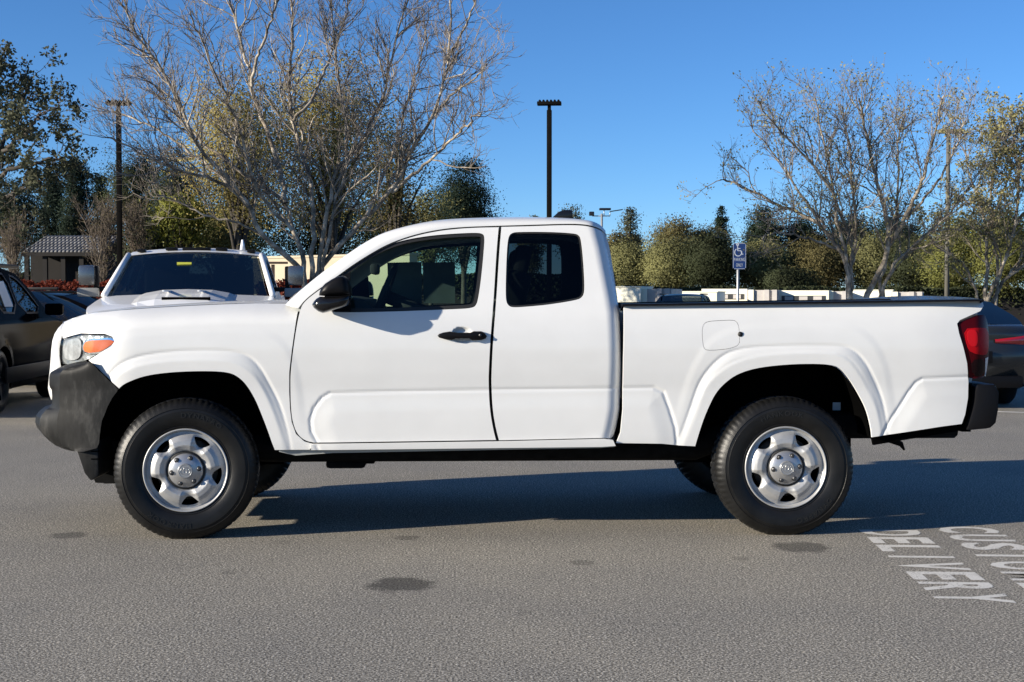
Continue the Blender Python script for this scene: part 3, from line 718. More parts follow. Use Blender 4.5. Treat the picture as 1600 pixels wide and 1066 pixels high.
# ---- wheels (built at the origin, outer face towards -Y)
TH0 = R(60.5)
def rim_f(x, z):
    r = np.hypot(x, z); th = np.arctan2(z, x)
    y = np.interp(r, [0, .080, .098, .112, .135, .160, .178, .192, .203], [.030, .030, .026, .010, .000, .003, .012, .024, .030])
    w = np.clip(np.cos(5 * (th - TH0)), 0, 1) ** 1.2
    y = y + .026 * w * np.exp(-((r - .158) / .036) ** 2)
    return y
def make_wheel(name):
    c = [(.2035 * math.cos(a), .2035 * math.sin(a)) for a in np.linspace(0, 2 * math.pi, 120, endpoint=False)]
    holes = []
    for k in range(5):
        t = TH0 + k * 2 * math.pi / 5
        h = [(.187, -15), (.191, -8), (.192, 0), (.191, 8), (.187, 15.5), (.172, 13.5), (.150, 8), (.142, 3), (.141, -3), (.150, -8), (.172, -13)]
        holes.append(chaikin([(r * math.cos(t + R(a)), r * math.sin(t + R(a))) for r, a in h], 1))
    V, F, N = panel_data(c, rim_f, .0065, holes, .020)
    w = mesh_obj(name, V, F, 'steel_silver', truck, True, None, N)
    V, F = lathe_data([(.200, .050), (.2030, .032), (.2060, .036), (.2105, .034), (.2150, .016), (.2190, .008), (.2240, .008), (.2262, .013), (.2262, .030)], 96)
    mesh_obj('rim_lip', V, [f[::-1] for f in F], 'steel_silver', w, True, recalc=False)
    V, F = lathe_data([(.2255, .028), (.215, .05), (.196, .08), (.19, .22), (.05, .23), (.0, .23)], 48); mesh_obj('rim_barrel', V, F, 'liner', w)
    V, F = lathe_data([(.0, .085), (.10, .085), (.165, .085), (.165, .11), (.0, .11)], 48); mesh_obj('brake_drum', V, F, 'cast_iron', w)
    V, F = lathe_data([(.0, -.016), (.038, -.016), (.040, -.014), (.0405, -.011), (.044, -.010), (.060, -.006), (.080, .002), (.091, .010), (.094, .020), (.094, .034)], 72)
    cap = mesh_obj('centre_cap', V, [f[::-1] for f in F], 'cap_silver', w, True); cap.data.set_sharp_from_angle(angle=R(40))
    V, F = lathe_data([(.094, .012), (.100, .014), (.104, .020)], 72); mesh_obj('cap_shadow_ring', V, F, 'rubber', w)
    # three interlaced rings on the cap
    def ring(cx, cz, a, b, r=.0016):
        return tube_data([(cx + a * math.cos(t), -.0165, cz + b * math.sin(t)) for t in np.linspace(0, 2 * math.pi, 33)], r, 6, False)
    V, F = join_data([ring(0, 0, .027, .020), ring(0, .0035, .009, .0165), ring(0, .0105, .019, .0085), ring(0, 0, .0345, .0345, .0012)])
    mesh_obj('cap_emblem', V, F, 'cap_silver', w, True, recalc=True)
    nm = None
    for k in range(6):
        a = R(128 + 60 * k); p = (.0715 * math.cos(a), 0, .0715 * math.sin(a))
        if nm is None:
            V, F = join_data([lathe_data([(.0, -.013), (.006, -.013), (.0095, -.010), (.0095, .006)], 6), lathe_data([(.0095, -.0035), (.0125, -.0045), (.0145, -.002)], 18)])
            nm = mesh_obj('lug_nut', V, F, 'nut_dark', w, False, recalc=True); nm.location = p
        else:
            o = nm.copy(); col.objects.link(o); o.location = p
    # tyre
    RT = .384
    pr = [(.2230, .040), (.2235, .026), (.230, .014), (.238, .0105), (.241, .0125), (.252, .006), (.285, -.002), (.318, -.002), (.3195, .0005), (.333, .004), (.335, .0015), (.350, .010), (.362, .020), (.373, .032), (RT - .002, .046), (RT, .060), (RT, .078), (RT - .009, .082), (RT - .009, .088), (RT + .001, .092),
          (RT + .001, .118), (RT - .009, .122), (RT - .009, .128), (RT + .001, .132), (RT + .001, .156), (RT - .009, .160), (RT - .009, .166), (RT, .170), (RT, .188), (RT - .002, .200), (.362, .228), (.335, .244), (.285, .250), (.24, .236), (.223, .21)]
    NA = 288
    def rf(i, j, r):
        if 12 <= j <= 16: return r - ((.0045 if j > 13 else .003) if (i % 4) == 0 else 0)
        if 19 <= j <= 24: return r - (.007 if ((i + j) % 7) == 0 else 0)
        if 27 <= j <= 30: return r - (.009 if (i + 2) % 5 == 0 else 0)
        return r
    V, F = lathe_data(pr, NA, rfun=rf)
    ty = mesh_obj('tyre', V, [f[::-1] for f in F], 'tyre', w, True); ty.data.set_sharp_from_angle(angle=R(35))
    return w
def letters(text, ang, r, size, parent, step=None):
    """raised lettering running clockwise round the sidewall, centred on ang (degrees)"""
    gl = [glyph(c, .02) for c in text]; adv = [(g[2] + .10) * size * 1.18 / r for g in gl]; tot = sum(adv)
    a = R(ang) + tot / 2; parts = []
    for (V, F, wd), ad in zip(gl, adv):
        w = a - (wd * size * 1.18 / r) / 2; out = []
        ex = Vector((math.sin(w), 0, -math.cos(w))); ez = Vector((math.cos(w), 0, math.sin(w)))
        for v in V: out.append(ez * (r + v[1] * size) + ex * ((v[0] - wd / 2) * size * 1.18) + Vector((0, -.0034 - v[2] * .05, 0)))
        parts.append((out, F)); a -= ad
    V, F = join_data(parts); return mesh_obj('sidewall_lettering', V, F, 'tyre_letter', parent, False)
wf_ = at(289.4, 734.6, .03); wr_ = at(1229.2, 730.4, .03); WZ = .374
w1 = make_wheel('wheel'); letters('DYNAPRO', 72, .286, .036, w1); letters('HANKOOK', -108, .286, .036, w1)
w2 = copy_tree(w1, truck)
for ch in [c for c in w2.children if c.name.startswith('sidewall')]: bpy.data.objects.remove(ch)
letters('HANKOOK', 97, .286, .036, w2); letters('DYNAPRO', -55, .286, .036, w2)
w3 = copy_tree(w2, truck); w4 = copy_tree(w2, truck)
lo_ = lambda x, y: (x - OFF[0], y - OFF[1], WZ)
w1.location = lo_(wf_[0], .035); w1.rotation_euler = (0, 0, R(5))
w2.location = lo_(wr_[0], .035); w2.rotation_euler = (0, R(2), 0)
w3.location = lo_(wf_[0], TW - .035); w3.rotation_euler = (0, 0, R(185))
w4.location = lo_(wr_[0], TW - .035); w4.rotation_euler = (0, 0, R(180))
tube_obj('rear_axle', [(wr_[0], .3, WZ), (wr_[0], TW - .3, WZ)], .06, 'underbody', truck, 12, OFF)
lb = at(1307, 635, .43); box_obj('inspection_label', (float(lb[0]), .428, float(lb[1])), (.045, .004, .045), 'paper_white', truck, OFF)

# ================================================================== ground, markings
def gp(px, py, z=0.0):
    """ground point seen at a pixel"""
    d = FPX * (CAM_H - z) / (py - 466.0); v = at_depth(px, d); v.z = z; return v
def asphalt():
    m, nt, b = new_mat('asphalt'); L = nt.links
    c = nt.nodes.new('ShaderNodeTexCoord')
    def noise(s, d, r=.6):
        n = nt.nodes.new('ShaderNodeTexNoise'); n.inputs['Scale'].default_value = s; n.inputs['Detail'].default_value = d; n.inputs['Roughness'].default_value = r
        L.new(c.outputs['Object'], n.inputs['Vector']); return n
    n1 = noise(105, 3, .75); n2 = noise(.9, 5); n3 = noise(26, 3)
    vo = nt.nodes.new('ShaderNodeTexVoronoi'); vo.inputs['Scale'].default_value = 85; L.new(c.outputs['Object'], vo.inputs['Vector'])
    g = ramp(nt, n1.outputs[0], [(.35, (.025, .023, .019)), (.45, (.155, .143, .119)), (.54, (.325, .300, .252)), (.65, (.84, .78, .66))])
    big = ramp(nt, n2.outputs[0], [(.3, (.86, .86, .87)), (.7, (1.10, 1.08, 1.04))])
    mid = ramp(nt, n3.outputs[0], [(.3, (.88, .88, .88)), (.7, (1.12, 1.12, 1.12))])
    def mul(a, bb):
        x = nt.nodes.new('ShaderNodeMix'); x.data_type = 'RGBA'; x.blend_type = 'MULTIPLY'; x.inputs[0].default_value = 1; L.new(a, x.inputs[6]); L.new(bb, x.inputs[7]); return x.outputs[2]
    colr = mul(mul(g.outputs[0], big.outputs[0]), mid.outputs[0])
    stones = ramp(nt, vo.outputs['Color'], [(0, (.80, .80, .80)), (.9, (1.05, 1.05, 1.05)), (1, (1.6, 1.55, 1.45))]); colr = mul(colr, stones.outputs[0])
    nd = noise(11, 4)
    ST = [(105, 838, 34, .50), (635, 842, 24, .42), (625, 916, 60, .68), (910, 881, 25, .38), (1255, 857, 52, .60), (1160, 875, 17, .25), (355, 897, 14, .3), (440, 849, 20, .15), (820, 960, 16, .15)]
    mask = None
    for px, py, w, k in ST:
        p = gp(px, py); rx = w / (FPX / (FPX * CAM_H / (py - 466)))
        s = nt.nodes.new('ShaderNodeVectorMath'); s.operation = 'SUBTRACT'; L.new(c.outputs['Object'], s.inputs[0]); s.inputs[1].default_value = p
        q = nt.nodes.new('ShaderNodeVectorMath'); q.operation = 'MULTIPLY'; L.new(s.outputs[0], q.inputs[0]); q.inputs[1].default_value = (1 / rx, 1 / (rx * 1.05), 0)
        l = nt.nodes.new('ShaderNodeVectorMath'); l.operation = 'LENGTH'; L.new(q.outputs[0], l.inputs[0])
        a = nt.nodes.new('ShaderNodeMath'); a.operation = 'MULTIPLY_ADD'; L.new(nd.outputs[0], a.inputs[0]); a.inputs[1].default_value = .9; L.new(l.outputs['Value'], a.inputs[2])
        r = nt.nodes.new('ShaderNodeMapRange'); r.inputs[1].default_value = 1.45; r.inputs[2].default_value = 1.12; r.inputs[3].default_value = 0; r.inputs[4].default_value = k; L.new(a.outputs[0], r.inputs[0])
        if mask is None: mask = r.outputs[0]
        else:
            mx = nt.nodes.new('ShaderNodeMath'); mx.operation = 'MAXIMUM'; L.new(mask, mx.inputs[0]); L.new(r.outputs[0], mx.inputs[1]); mask = mx.outputs[0]
    x = nt.nodes.new('ShaderNodeMix'); x.data_type = 'RGBA'; x.inputs[7].default_value = (.020, .019, .018, 1); L.new(mask, x.inputs[0]); L.new(colr, x.inputs[6])
    L.new(x.outputs[2], b.inputs['Base Color']); b.inputs['Roughness'].default_value = .88; b.inputs['Specular IOR Level'].default_value = .25
    bump(nt, b, n1.outputs[0], .55, .006)
asphalt()
mat('earth', (.055, .048, .032), .95, var=.4, vscale=.5)
structure(mesh_obj('ground', [(-900, -80, -.02), (900, -80, -.02), (900, 1500, -.02), (-900, 1500, -.02)], [(0, 1, 2, 3)], 'earth'))
structure(mesh_obj('parking_lot', [(-60, -40, 0), (60, -40, 0), (60, 30, 0), (-60, 30, 0)], [(0, 1, 2, 3)], 'asphalt'))

def road_paint():
    m, nt, b = new_mat('road_paint'); n = tex_noise(nt, 95, 4, .75); n2 = tex_noise(nt, 5, 4, .6); L = nt.links
    b.inputs['Base Color'].default_value = (.60, .58, .53, 1); b.inputs['Roughness'].default_value = .85
    a = nt.nodes.new('ShaderNodeMath'); a.operation = 'MULTIPLY_ADD'; L.new(n2.outputs[0], a.inputs[0]); a.inputs[1].default_value = .45; L.new(n.outputs[0], a.inputs[2])
    r = nt.nodes.new('ShaderNodeMapRange'); r.inputs[1].default_value = .56; r.inputs[2].default_value = .66; L.new(a.outputs[0], r.inputs[0])
    t = nt.nodes.new('ShaderNodeBsdfTransparent'); x = nt.nodes.new('ShaderNodeMixShader'); L.new(r.outputs[0], x.inputs[0]); L.new(t.outputs[0], x.inputs[1]); L.new(b.outputs[0], x.inputs[2]); L.new(x.outputs[0], nt.nodes['Material Output'].inputs['Surface'])
road_paint()
def word(text, a, b, height, label):
    """painted word from ground point a to b (baseline), read from the left of the picture"""
    rd = (b - a); ln = rd.length; rd.normalize(); upv = Vector((-rd.y, rd.x, 0))
    root = tag(empty('painted_word', (a + b) / 2), label, 'road marking'); step = ln / len(text)
    for i, ch in enumerate(text):
        V, F, w = glyph(ch, 0.0, .030); x0 = min(v[0] for v in V); y0 = min(v[1] for v in V); y1 = max(v[1] for v in V)
        sx = step * (.80 if ch != 'I' else .20) / (w - x0); o = a + rd * (step * i + (step * .3 if ch == 'I' else 0)) - (a + b) / 2
        out = [o + rd * ((v[0] - x0) * sx) + upv * ((v[1] - y0) / (y1 - y0) * height) + Vector((0, 0, .0015)) for v in V]
        mesh_obj('letter', out, F, 'road_paint', root, False)
a_, b_ = gp(1344, 829.5), gp(1476, 948)
word('DELIVERY', a_, b_, .325, 'white painted word DELIVERY on the asphalt behind the rear wheel')
a2_ = gp(1462, 824.5); d2 = (b_ - a_).normalized()
word('CUSTOMER', a2_, a2_ + d2 * 2.12, .325, 'white painted word CUSTOMER cut off by the right picture edge')
mat('line_paint', (.62, .60, .56), .8, var=.25, vscale=6)
def strip(a, b, w, label):
    t = (b - a).normalized(); s = Vector((-t.y, t.x, 0)) * w / 2; z = Vector((0, 0, .0015))
    tag(mesh_obj('parking_line', [a - s + z, b - s + z, b + s + z, a + s + z], [(0, 1, 2, 3)], 'line_paint', None, False), label, 'road marking')
strip(gp(1490, 641), gp(1640, 646.5), .10, 'thin white painted line on the asphalt beside the grey coupe')

# ================================================================== generic vehicle
mat('paint_black', (.0025, .0025, .0035), .12, spec=.12)
MATS['paint_black'].node_tree.nodes['Principled BSDF'].inputs['IOR'].default_value = 1.08
mat('paint_grey', (.030, .033, .034), .25, metal=.3, coat=.25)
mat('paint_white2', (.80, .80, .79), .3, coat=.5)
mat('lamp_red', (.45, .008, .012), .15, coat=1)
glass('glass_dark', (.10, .12, .13), .03)
glass('glass_hd', (.16, .19, .19), .007)
glass('glass_blue', (.06, .08, .10), .007)
def build_car(name, label, loc, rz, W, body_top, arches, roofline, wins, paint, glassm, ground_cl=.24, belt=.95, tilt=.34, nose_t=.35, wr=.33, group=None, cat='car', lamps=True, seam=True):
    """body_top: (x,z) outline of the lower body over the bonnet, belt and tail; roofline: (x,z) greenhouse outline; front at small x"""
    root = tag(empty(name, loc, rz), label, cat, group); O = (0, W / 2, 0)
    x0, x1 = body_top[0][0], body_top[-1][0]; Ln = x1 - x0
    def f(x, z):
        x = np.asarray(x, float); z = np.asarray(z, float)
        y = np.interp(z, [.1, .3, .5, .72, belt - .05, belt + .02, belt + .8], [.07, .04, .022, .012, .03, .055, .055 + .8 * tilt])
        for ax, az, ar in arches:
            r = np.hypot(x - ax, z - az); y = y - .014 * sstep(ar + .10, ar + .02, r)
        y = y + nose_t * np.clip((x0 + .75 - x) / .75, 0, 1) ** 2.6 + .13 * np.clip((x - x1 + .65) / .65, 0, 1) ** 2.6
        return y
    pts = list(body_top); bot = [(x1 - .12, ground_cl + .08)]
    for ax, az, ar in sorted(arches, key=lambda q: -q[0]):
        bot.append((ax + math.sqrt(max(ar ** 2 - (az - ground_cl) ** 2, 0)), ground_cl))
        a0 = math.asin(max(-1, (ground_cl - az) / ar))
        bot += [(ax + ar * math.cos(t), az + ar * math.sin(t)) for t in np.linspace(a0, math.pi - a0, 15)]
    bot.append((x0 + .12, ground_cl + .08))
    low = np.array(pts + bot[0:]); low = np.vstack([low])
    sides = []
    s = panel('body_side', low, f, paint, root, O, .05, (), .03); sides.append(s)
    gh = np.array(roofline); holes = [chaikin(np.array(w), 1) for w in wins]
    g = panel('cabin_side', gh, f, paint, root, O, .05, [h for h in holes], .03); sides.append(g)
    for h in holes: panel('side_window', shrink(h, .004), f, glassm, g, O, .08, (), 0, .012)
    for h in holes: panel('window_trim', shrink(h, -.012), f, 'rubber', g, O, .05, [shrink(h, .012)], .01, -.003)
    tl = np.array(body_top); rl = np.array(roofline)
    mk = lambda P: np.column_stack([P[:, 0], f(P[:, 0], P[:, 1]), P[:, 1]])
    fr = lambda A: np.column_stack([A[:, 0], W - A[:, 1], A[:, 2]])
    return root, f, tl, rl, mk, fr, O, sides
def car_strip(nm, pts, mk, fr, m, root, O, crown=(0, 0, 0), n=14, inset=0):
    P = resample(np.array(pts), .12, False); A = mk(P) + [0, inset, 0]; B = fr(A)
    return sheet(nm, A, B, m, root, O, n, lambda u, v: tuple(c * (1 - (2 * v - 1) ** 2) for c in crown))
def car_wheels(root, xs, W, r, wide, rimm='cap_silver'):
    k = r / .384
    for x in xs:
        for s in (-1, 1):
            V, F = lathe_data([(.62 * r, .02), (.72 * r, .0), (.93 * r, .005), (r, .03), (r, wide - .03), (.93 * r, wide), (.6 * r, wide)], 40)
            w = mesh_obj('wheel', V, [q[::-1] for q in F], 'tyre', root); w.location = (x, s * (W / 2 - .03) * 1.0, r); w.rotation_euler = (0, 0, 0 if s < 0 else math.pi)
            parts = [lathe_data([(.66 * r, .012), (.62 * r, .02), (.60 * r, .06)], 40)]
            for q in range(5):
                a = q * 2 * math.pi / 5; ex = Vector((math.cos(a), 0, math.sin(a))); ez = Vector((-math.sin(a), 0, math.cos(a)))
                V = [ex * (rr * r) + ez * (t * r) + Vector((0, y, 0)) for rr, t, y in ((.05, -.10, .02), (.62, -.09, .02), (.62, .09, .02), (.05, .10, .02), (.05, -.1, .05), (.62, -.09, .05), (.62, .09, .05), (.05, .1, .05))]
                parts.append((V, [(0, 1, 2, 3), (0, 4, 5, 1), (1, 5, 6, 2), (2, 6, 7, 3), (3, 7, 4, 0)]))
            parts.append(lathe_data([(0, .012), (.14 * r, .014), (.16 * r, .03)], 20)); parts.append(lathe_data([(0, .07), (.62 * r, .07)], 24))
            V, F = join_data(parts); mesh_obj('rim', V, F, rimm, w, False, recalc=False)
def arch_liner(root, arches, W, O):
    for ax, az, ar in arches:
        for s in (0, 1):
            A = np.array([(ax + ar * math.cos(t), .05 if s == 0 else W - .05, az + ar * math.sin(t)) for t in np.linspace(-.3, math.pi + .3, 16)])
            sheet('wheel_liner', A, A + [0, .30 if s == 0 else -.30, 0], 'liner', root, O, 2)

# ---- black crossover at the left edge (rear towards the camera)
def crossover(name, label, loc, rz, paint, glassm, sc=1.0, stickers=True):
    W = 1.86; ar = [(-1.42, .36, .40), (1.28, .36, .40)]
    bt = [(-2.28, .34), (-2.30, .62), (-2.22, .80), (-2.0, .93), (-1.5, 1.02), (-1.12, 1.07), (-.6, 1.05), (.6, 1.09), (1.6, 1.13), (2.18, 1.12), (2.26, .95), (2.26, .60), (2.20, .36)]
    rl = [(-1.18, 1.05), (-.55, 1.42), (-.15, 1.60), (.4, 1.66), (1.2, 1.64), (1.75, 1.56), (2.02, 1.42), (2.17, 1.11), (1.5, 1.10), (.5, 1.07)]
    wins = [[(-.80, 1.12), (-.34, 1.44), (-.08, 1.55), (.22, 1.585), (.24, 1.12)], [(.34, 1.12), (.32, 1.585), (.8, 1.60), (1.15, 1.58), (1.22, 1.14)], [(1.32, 1.16), (1.25, 1.56), (1.6, 1.50), (1.88, 1.34), (1.9, 1.20)]]
    root, f, tl, rl_, mk, fr, O, sides = build_car(name, label, loc, rz, W, bt, ar, rl, wins, paint, glassm, .25, 1.05, .36)
    car_strip('front_fascia', bt[0:4], mk, fr, paint, root, O, (-.16, 0, 0)); car_strip('bonnet', bt[3:6], mk, fr, paint, root, O, (-.05, 0, .05))
    car_strip('windscreen', rl[0:3], mk, fr, glassm, root, O, (-.10, 0, .03)); car_strip('roof', rl[2:6], mk, fr, paint, root, O, (0, 0, .04)); car_strip('rear_window', rl[5:8], mk, fr, glassm, root, O, (.06, 0, 0))
    car_strip('tailgate', bt[9:13], mk, fr, paint, root, O, (.10, 0, 0))
    for s in sides: mirror_tree(s, root)
    arch_liner(root, ar, W, O); car_wheels(root, (-1.42, 1.28), W, .36, .23, 'nut_dark')
    box_obj('floor', (0, W / 2, .42), (3.9, W - .2, .30), 'liner', root, O); box_obj('seat_row', (.5, W / 2, .95), (.5, W - .5, .55), 'interior_dark', root, O, .06); box_obj('front_seats', (-.3, W / 2, .95), (.35, W - .5, .5), 'interior_dark', root, O, .06)
    for s in (-1, 1):
        bm = bmesh.new(); bm_box(bm, (-.72, s * (W / 2 + .09), 1.16), (.13, .22, .15), None, .04, 3); bm_obj('door_mirror', bm, paint, root, None, True)
        box_obj('roof_rail', (.6, s * (W / 2 - .27), 1.685), (1.9, .04, .05), 'plastic_black', root, None, .015)
        box_obj('side_marker', (1.86, s * (W / 2 - .045), .78), (.10, .05, .05), 'lamp_red', root, None, .01)
        box_obj('tail_light', (2.17, s * (W / 2 - .26), 1.02), (.10, .32, .14), 'lamp_red', root, None, .02)
        bm = bmesh.new(); bm_box(bm, (.15, s * (W / 2 + .002), .42), (2.2, .03, .18), None, .01); bm_obj('side_cladding', bm, 'plastic_black', root, None, True)
    if stickers:
        for s in (-1, 1):
            q = [(.50, 1.20), (.86, 1.20), (.84, 1.50), (.50, 1.50)]
            V = [(p[0], s * (W / 2 - float(f(np.array([p[0]]), np.array([p[1]]))[0]) + .003), p[1]) for p in q]
            mesh_obj('window_sticker', V, [(0, 1, 2, 3)], 'paper_white', root, False)
    return root
p = at_depth(5, 15.3)
th = math.pi / 2 - R(0)
SUV = crossover('black_crossover', 'black crossover with a window sticker, cut off by the left picture edge', (0, 0, 0), 0, 'paint_black', 'glass_dark')
# front points to local -x; it heads away from the camera: local -x -> world +Y
def place_heading(o, wheel_local, wheel_world, heading):
    """heading: world direction of the nose; put local point wheel_local on wheel_world"""
    a = math.atan2(heading[1], heading[0]) - math.pi; o.rotation_euler = (0, 0, a)
    c, s = math.cos(a), math.sin(a); x, y = wheel_local
    o.location = (wheel_world[0] - (c * x - s * y), wheel_world[1] - (s * x + c * y), 0)
# its right flank (towards +X when heading +Y) faces us: local y = +W/2 side
place_heading(SUV, (1.28, .93), gp(6, 646), (-.045, 1.0))

# ---- grey coupe at the right edge, rear towards the camera
def coupe(name, label, paint, glassm):
    W = 1.84; ar = [(-1.40, .33, .37), (1.25, .33, .37)]
    bt = [(-2.22, .30), (-2.24, .52), (-2.15, .68), (-1.8, .80), (-1.1, .90), (-.4, .92), (.8, .95), (1.55, .99), (2.10, .96), (2.18, .90), (2.22, .68), (2.16, .45), (2.08, .30)]
    rl = [(-1.15, .90), (-.35, 1.20), (.1, 1.29), (.5, 1.30), (1.0, 1.25), (1.55, 1.10), (2.0, .97), (1.4, .96), (.4, .93)]
    wins = [[(-.72, .97), (-.25, 1.17), (.15, 1.24), (.42, 1.24), (.46, .99)], [(.55, .99), (.52, 1.24), (.85, 1.21), (1.2, 1.09), (1.3, 1.03)]]
    root, f, tl, rl_, mk, fr, O, sides = build_car(name, label, (0, 0, 0), 0, W, bt, ar, rl, wins, paint, glassm, .20, .92, .42, .38)
    car_strip('front_fascia', bt[0:4], mk, fr, paint, root, O, (-.2, 0, 0)); car_strip('bonnet', bt[3:5], mk, fr, paint, root, O, (-.05, 0, .05))
    car_strip('windscreen', rl[0:3], mk, fr, glassm, root, O, (-.1, 0, .03)); car_strip('roof', rl[2:5], mk, fr, paint, root, O, (0, 0, .03)); car_strip('rear_window', rl[4:7], mk, fr, glassm, root, O, (.05, 0, .035))
    bp_ = chaikin(np.array([(1.9, .99), (2.12, .99), (2.20, .90), (2.17, .80), (2.23, .66), (2.22, .52), (2.14, .40), (2.08, .30)]), 1, False)
    car_strip('boot_lid', bp_, mk, fr, paint, root, O, (.20, 0, .0), 24)
    for s in sides: mirror_tree(s, root)
    arch_liner(root, ar, W, O); car_wheels(root, (-1.40, 1.25), W, .33, .22, 'nut_dark')
    box_obj('floor', (0, W / 2, .38), (3.8, W - .2, .26), 'liner', root, O); box_obj('seats', (.2, W / 2, .82), (.9, W - .5, .3), 'interior_dark', root, O, .06)
    for s in (-1, 1):
        # lamp: thin towards the middle, wide at the corner
        V = []; F = []; N_ = 14
        for i in range(N_ + 1):
            u = i / N_; y = .30 + u * .48; h = .026 + .045 * u ** 1.3; xx = 2.165 + .20 * (1 - (y / .79) ** 2)
            zc = .80 + .012 * u
            for k in range(7):
                w = math.pi * k / 6; V.append((xx + .035 * math.sin(w), s * y, zc + h * math.cos(w)))
        for i in range(N_):
            for k in range(6): F.append((i * 7 + k, i * 7 + k + 1, i * 7 + 8 + k, i * 7 + 7 + k))
        mesh_obj('tail_light', V, F, 'lamp_red', root, True, recalc=True)
    box_obj('rear_diffuser', (2.20, W / 2, .33), (.25, 1.3, .14), 'plastic_black', root, O, .03)
    box_obj('plate_recess', (2.42, W / 2, .62), (.02, .5, .14), 'plastic_black', root, O, .005)
    return root
CP = coupe('grey_coupe', 'dark grey coupe with red tail light, half hidden behind the truck bed', 'paint_grey', 'glass_blue')
pc = at_depth(1512, 16.3); place_heading(CP, (2.3, 0), (pc.x, pc.y), (.02, 1))

# ---- white heavy duty pickup facing the camera
mat('mirror_grey', (.24, .24, .23), .5); mat('mirror_chrome', (.20, .20, .20), .22, metal=.8)
def heavy_pickup(name, label):
    W = 2.03; ar = [(-1.95, .42, .48), (2.05, .42, .48)]
    bt = [(-2.95, .45), (-2.98, .90), (-2.90, 1.03), (-2.3, 1.13), (-1.30, 1.24), (-1.1, 1.25), (.4, 1.26), (1.18, 1.27), (1.20, 1.24), (3.10, 1.26), (3.14, .6), (3.10, .5)]
    rl = [(-1.32, 1.24), (-.80, 1.55), (-.52, 1.70), (-.2, 1.755), (.6, 1.76), (1.0, 1.72), (1.10, 1.27)]
    wins = [[(-.95, 1.30), (-.62, 1.52), (-.38, 1.65), (.06, 1.68), (.08, 1.30)], [(.18, 1.30), (.16, 1.68), (.75, 1.66), (.86, 1.34)]]
    root, f, tl, rl_, mk, fr, O, sides = build_car(name, label, (0, 0, 0), 0, W, bt, ar, rl, wins, 'paint_white2', 'glass_dark', .42, 1.24, .34, .22, cat='pickup truck')
    car_strip('front_fascia', bt[0:3], mk, fr, 'paint_white2', root, O, (-.1, 0, 0))
    hd = car_strip('bonnet', bt[2:5], mk, fr, 'paint_white2', root, O, (-.06, 0, .035))
    car_strip('windscreen', rl[0:3], mk, fr, 'glass_hd', root, O, (-.12, 0, .03), 14, .07); car_strip('roof', rl[2:6], mk, fr, 'paint_white2', root, O, (0, 0, .05)); car_strip('rear_window', rl[5:7], mk, fr, 'glass_dark', root, O, (.03, 0, 0))
    for s in sides: mirror_tree(s, root)
    for s in (-1, 1):       # windscreen pillars
        A = [(-1.36, s * (W / 2 - .055), 1.245), (-.83, s * (W / 2 - .17), 1.56), (-.54, s * (W / 2 - .225), 1.71)]
        tube_obj('windscreen_pillar', A, [.036, .034, .034], 'paint_white2', root, 8)
    # raised hood centre with a dark intake facing forward
    V = []; F = []
    prf = [(-.55, .0), (-.47, .035), (-.28, .075), (.0, .085), (.28, .075), (.47, .035), (.55, .0)]
    for i, (x, zz, k) in enumerate([(-2.55, 1.11, .2), (-2.3, 1.155, .9), (-1.9, 1.20, 1.1), (-1.45, 1.250, 1.0), (-1.25, 1.262, .3)]):
        for (y, h) in prf: V.append((x, y * (.9 + .1 * k), zz + h * k * .8))
    for i in range(4):
        for j in range(6): q = i * 7 + j; F.append((q, q + 7, q + 8, q + 1))
    sc_ = mesh_obj('hood_scoop', V, F, 'paint_white2', root, False, recalc=True)
    box_obj('scoop_intake', (-2.30, -.06, 1.215), (.05, .52, .034), 'liner', sc_, None, .004)
    for s in (-1, 1):
        box_obj('scoop_rib', (-1.85, s * .19, 1.295), (.75, .03, .018), 'paint_white2', sc_, None, .006)
    arch_liner(root, ar, W, O); car_wheels(root, (-1.95, 2.05), W, .42, .28)
    box_obj('floor', (0, W / 2, .6), (5.6, W - .3, .25), 'liner', root, O); box_obj('cab_floor', (-.1, W / 2, .95), (2.2, W - .3, .4), 'interior_dark', root, O)
    for s in (-1, 1):
        bm = bmesh.new(); bm_box(bm, (-.05, s * .42, 1.30), (.14, .5, .5), Matrix.Rotation(R(10), 3, 'Y'), .05, 3); bm_box(bm, (.02, s * .42, 1.56), (.10, .28, .17), None, .04, 3); bm_obj('seat', bm, 'interior_dark', root, None, True)
        # tow mirror: chrome upper shell over a grey lower one, on an arm
        mroot = box_obj('tow_mirror', (-.93, s * (W / 2 + .20), 1.475), (.13, .19, .22), 'mirror_chrome', root, None, .035)
        box_obj('mirror_lower', (-.93, s * (W / 2 + .19), 1.285), (.12, .245, .10), 'mirror_grey', mroot, None, .02)
        box_obj('mirror_glass_back', (-.90, s * (W / 2 + .10), 1.46), (.10, .06, .24), 'plastic_black', mroot, None, .02)
        box_obj('mirror_arm', (-.88, s * (W / 2 + .03), 1.32), (.07, .22, .05), 'plastic_black', mroot, None, .012)
        box_obj('headlight', (-2.93, s * .80, .92), (.16, .32, .22), 'clear_plastic', root, None, .03)
    for y, w in ((-.66, .10), (-.30, .14), (0, .34), (.30, .14), (.66, .10)):
        box_obj('clearance_lamp', (-.35, y, 1.785 - .02 * (abs(y) > .5)), (.12, w, .035), 'plastic_black', root, None, .012)
    bm = bmesh.new(); bmesh.ops.create_cone(bm, cap_ends=True, segments=10, radius1=.035, radius2=.012, depth=.12); bmesh.ops.translate(bm, vec=(-.30, -.55, 1.84), verts=bm.verts); bm_obj('roof_antenna', bm, 'paint_white2', root, None, True)
    gr = box_obj('grille', (-3.02, 0, .86), (.06, 1.25, .42), 'chrome', root, None, .03)
    for k in range(4): box_obj('grille_slot', (-3.055, 0, .72 + k * .09), (.02, 1.1, .05), 'liner', gr)
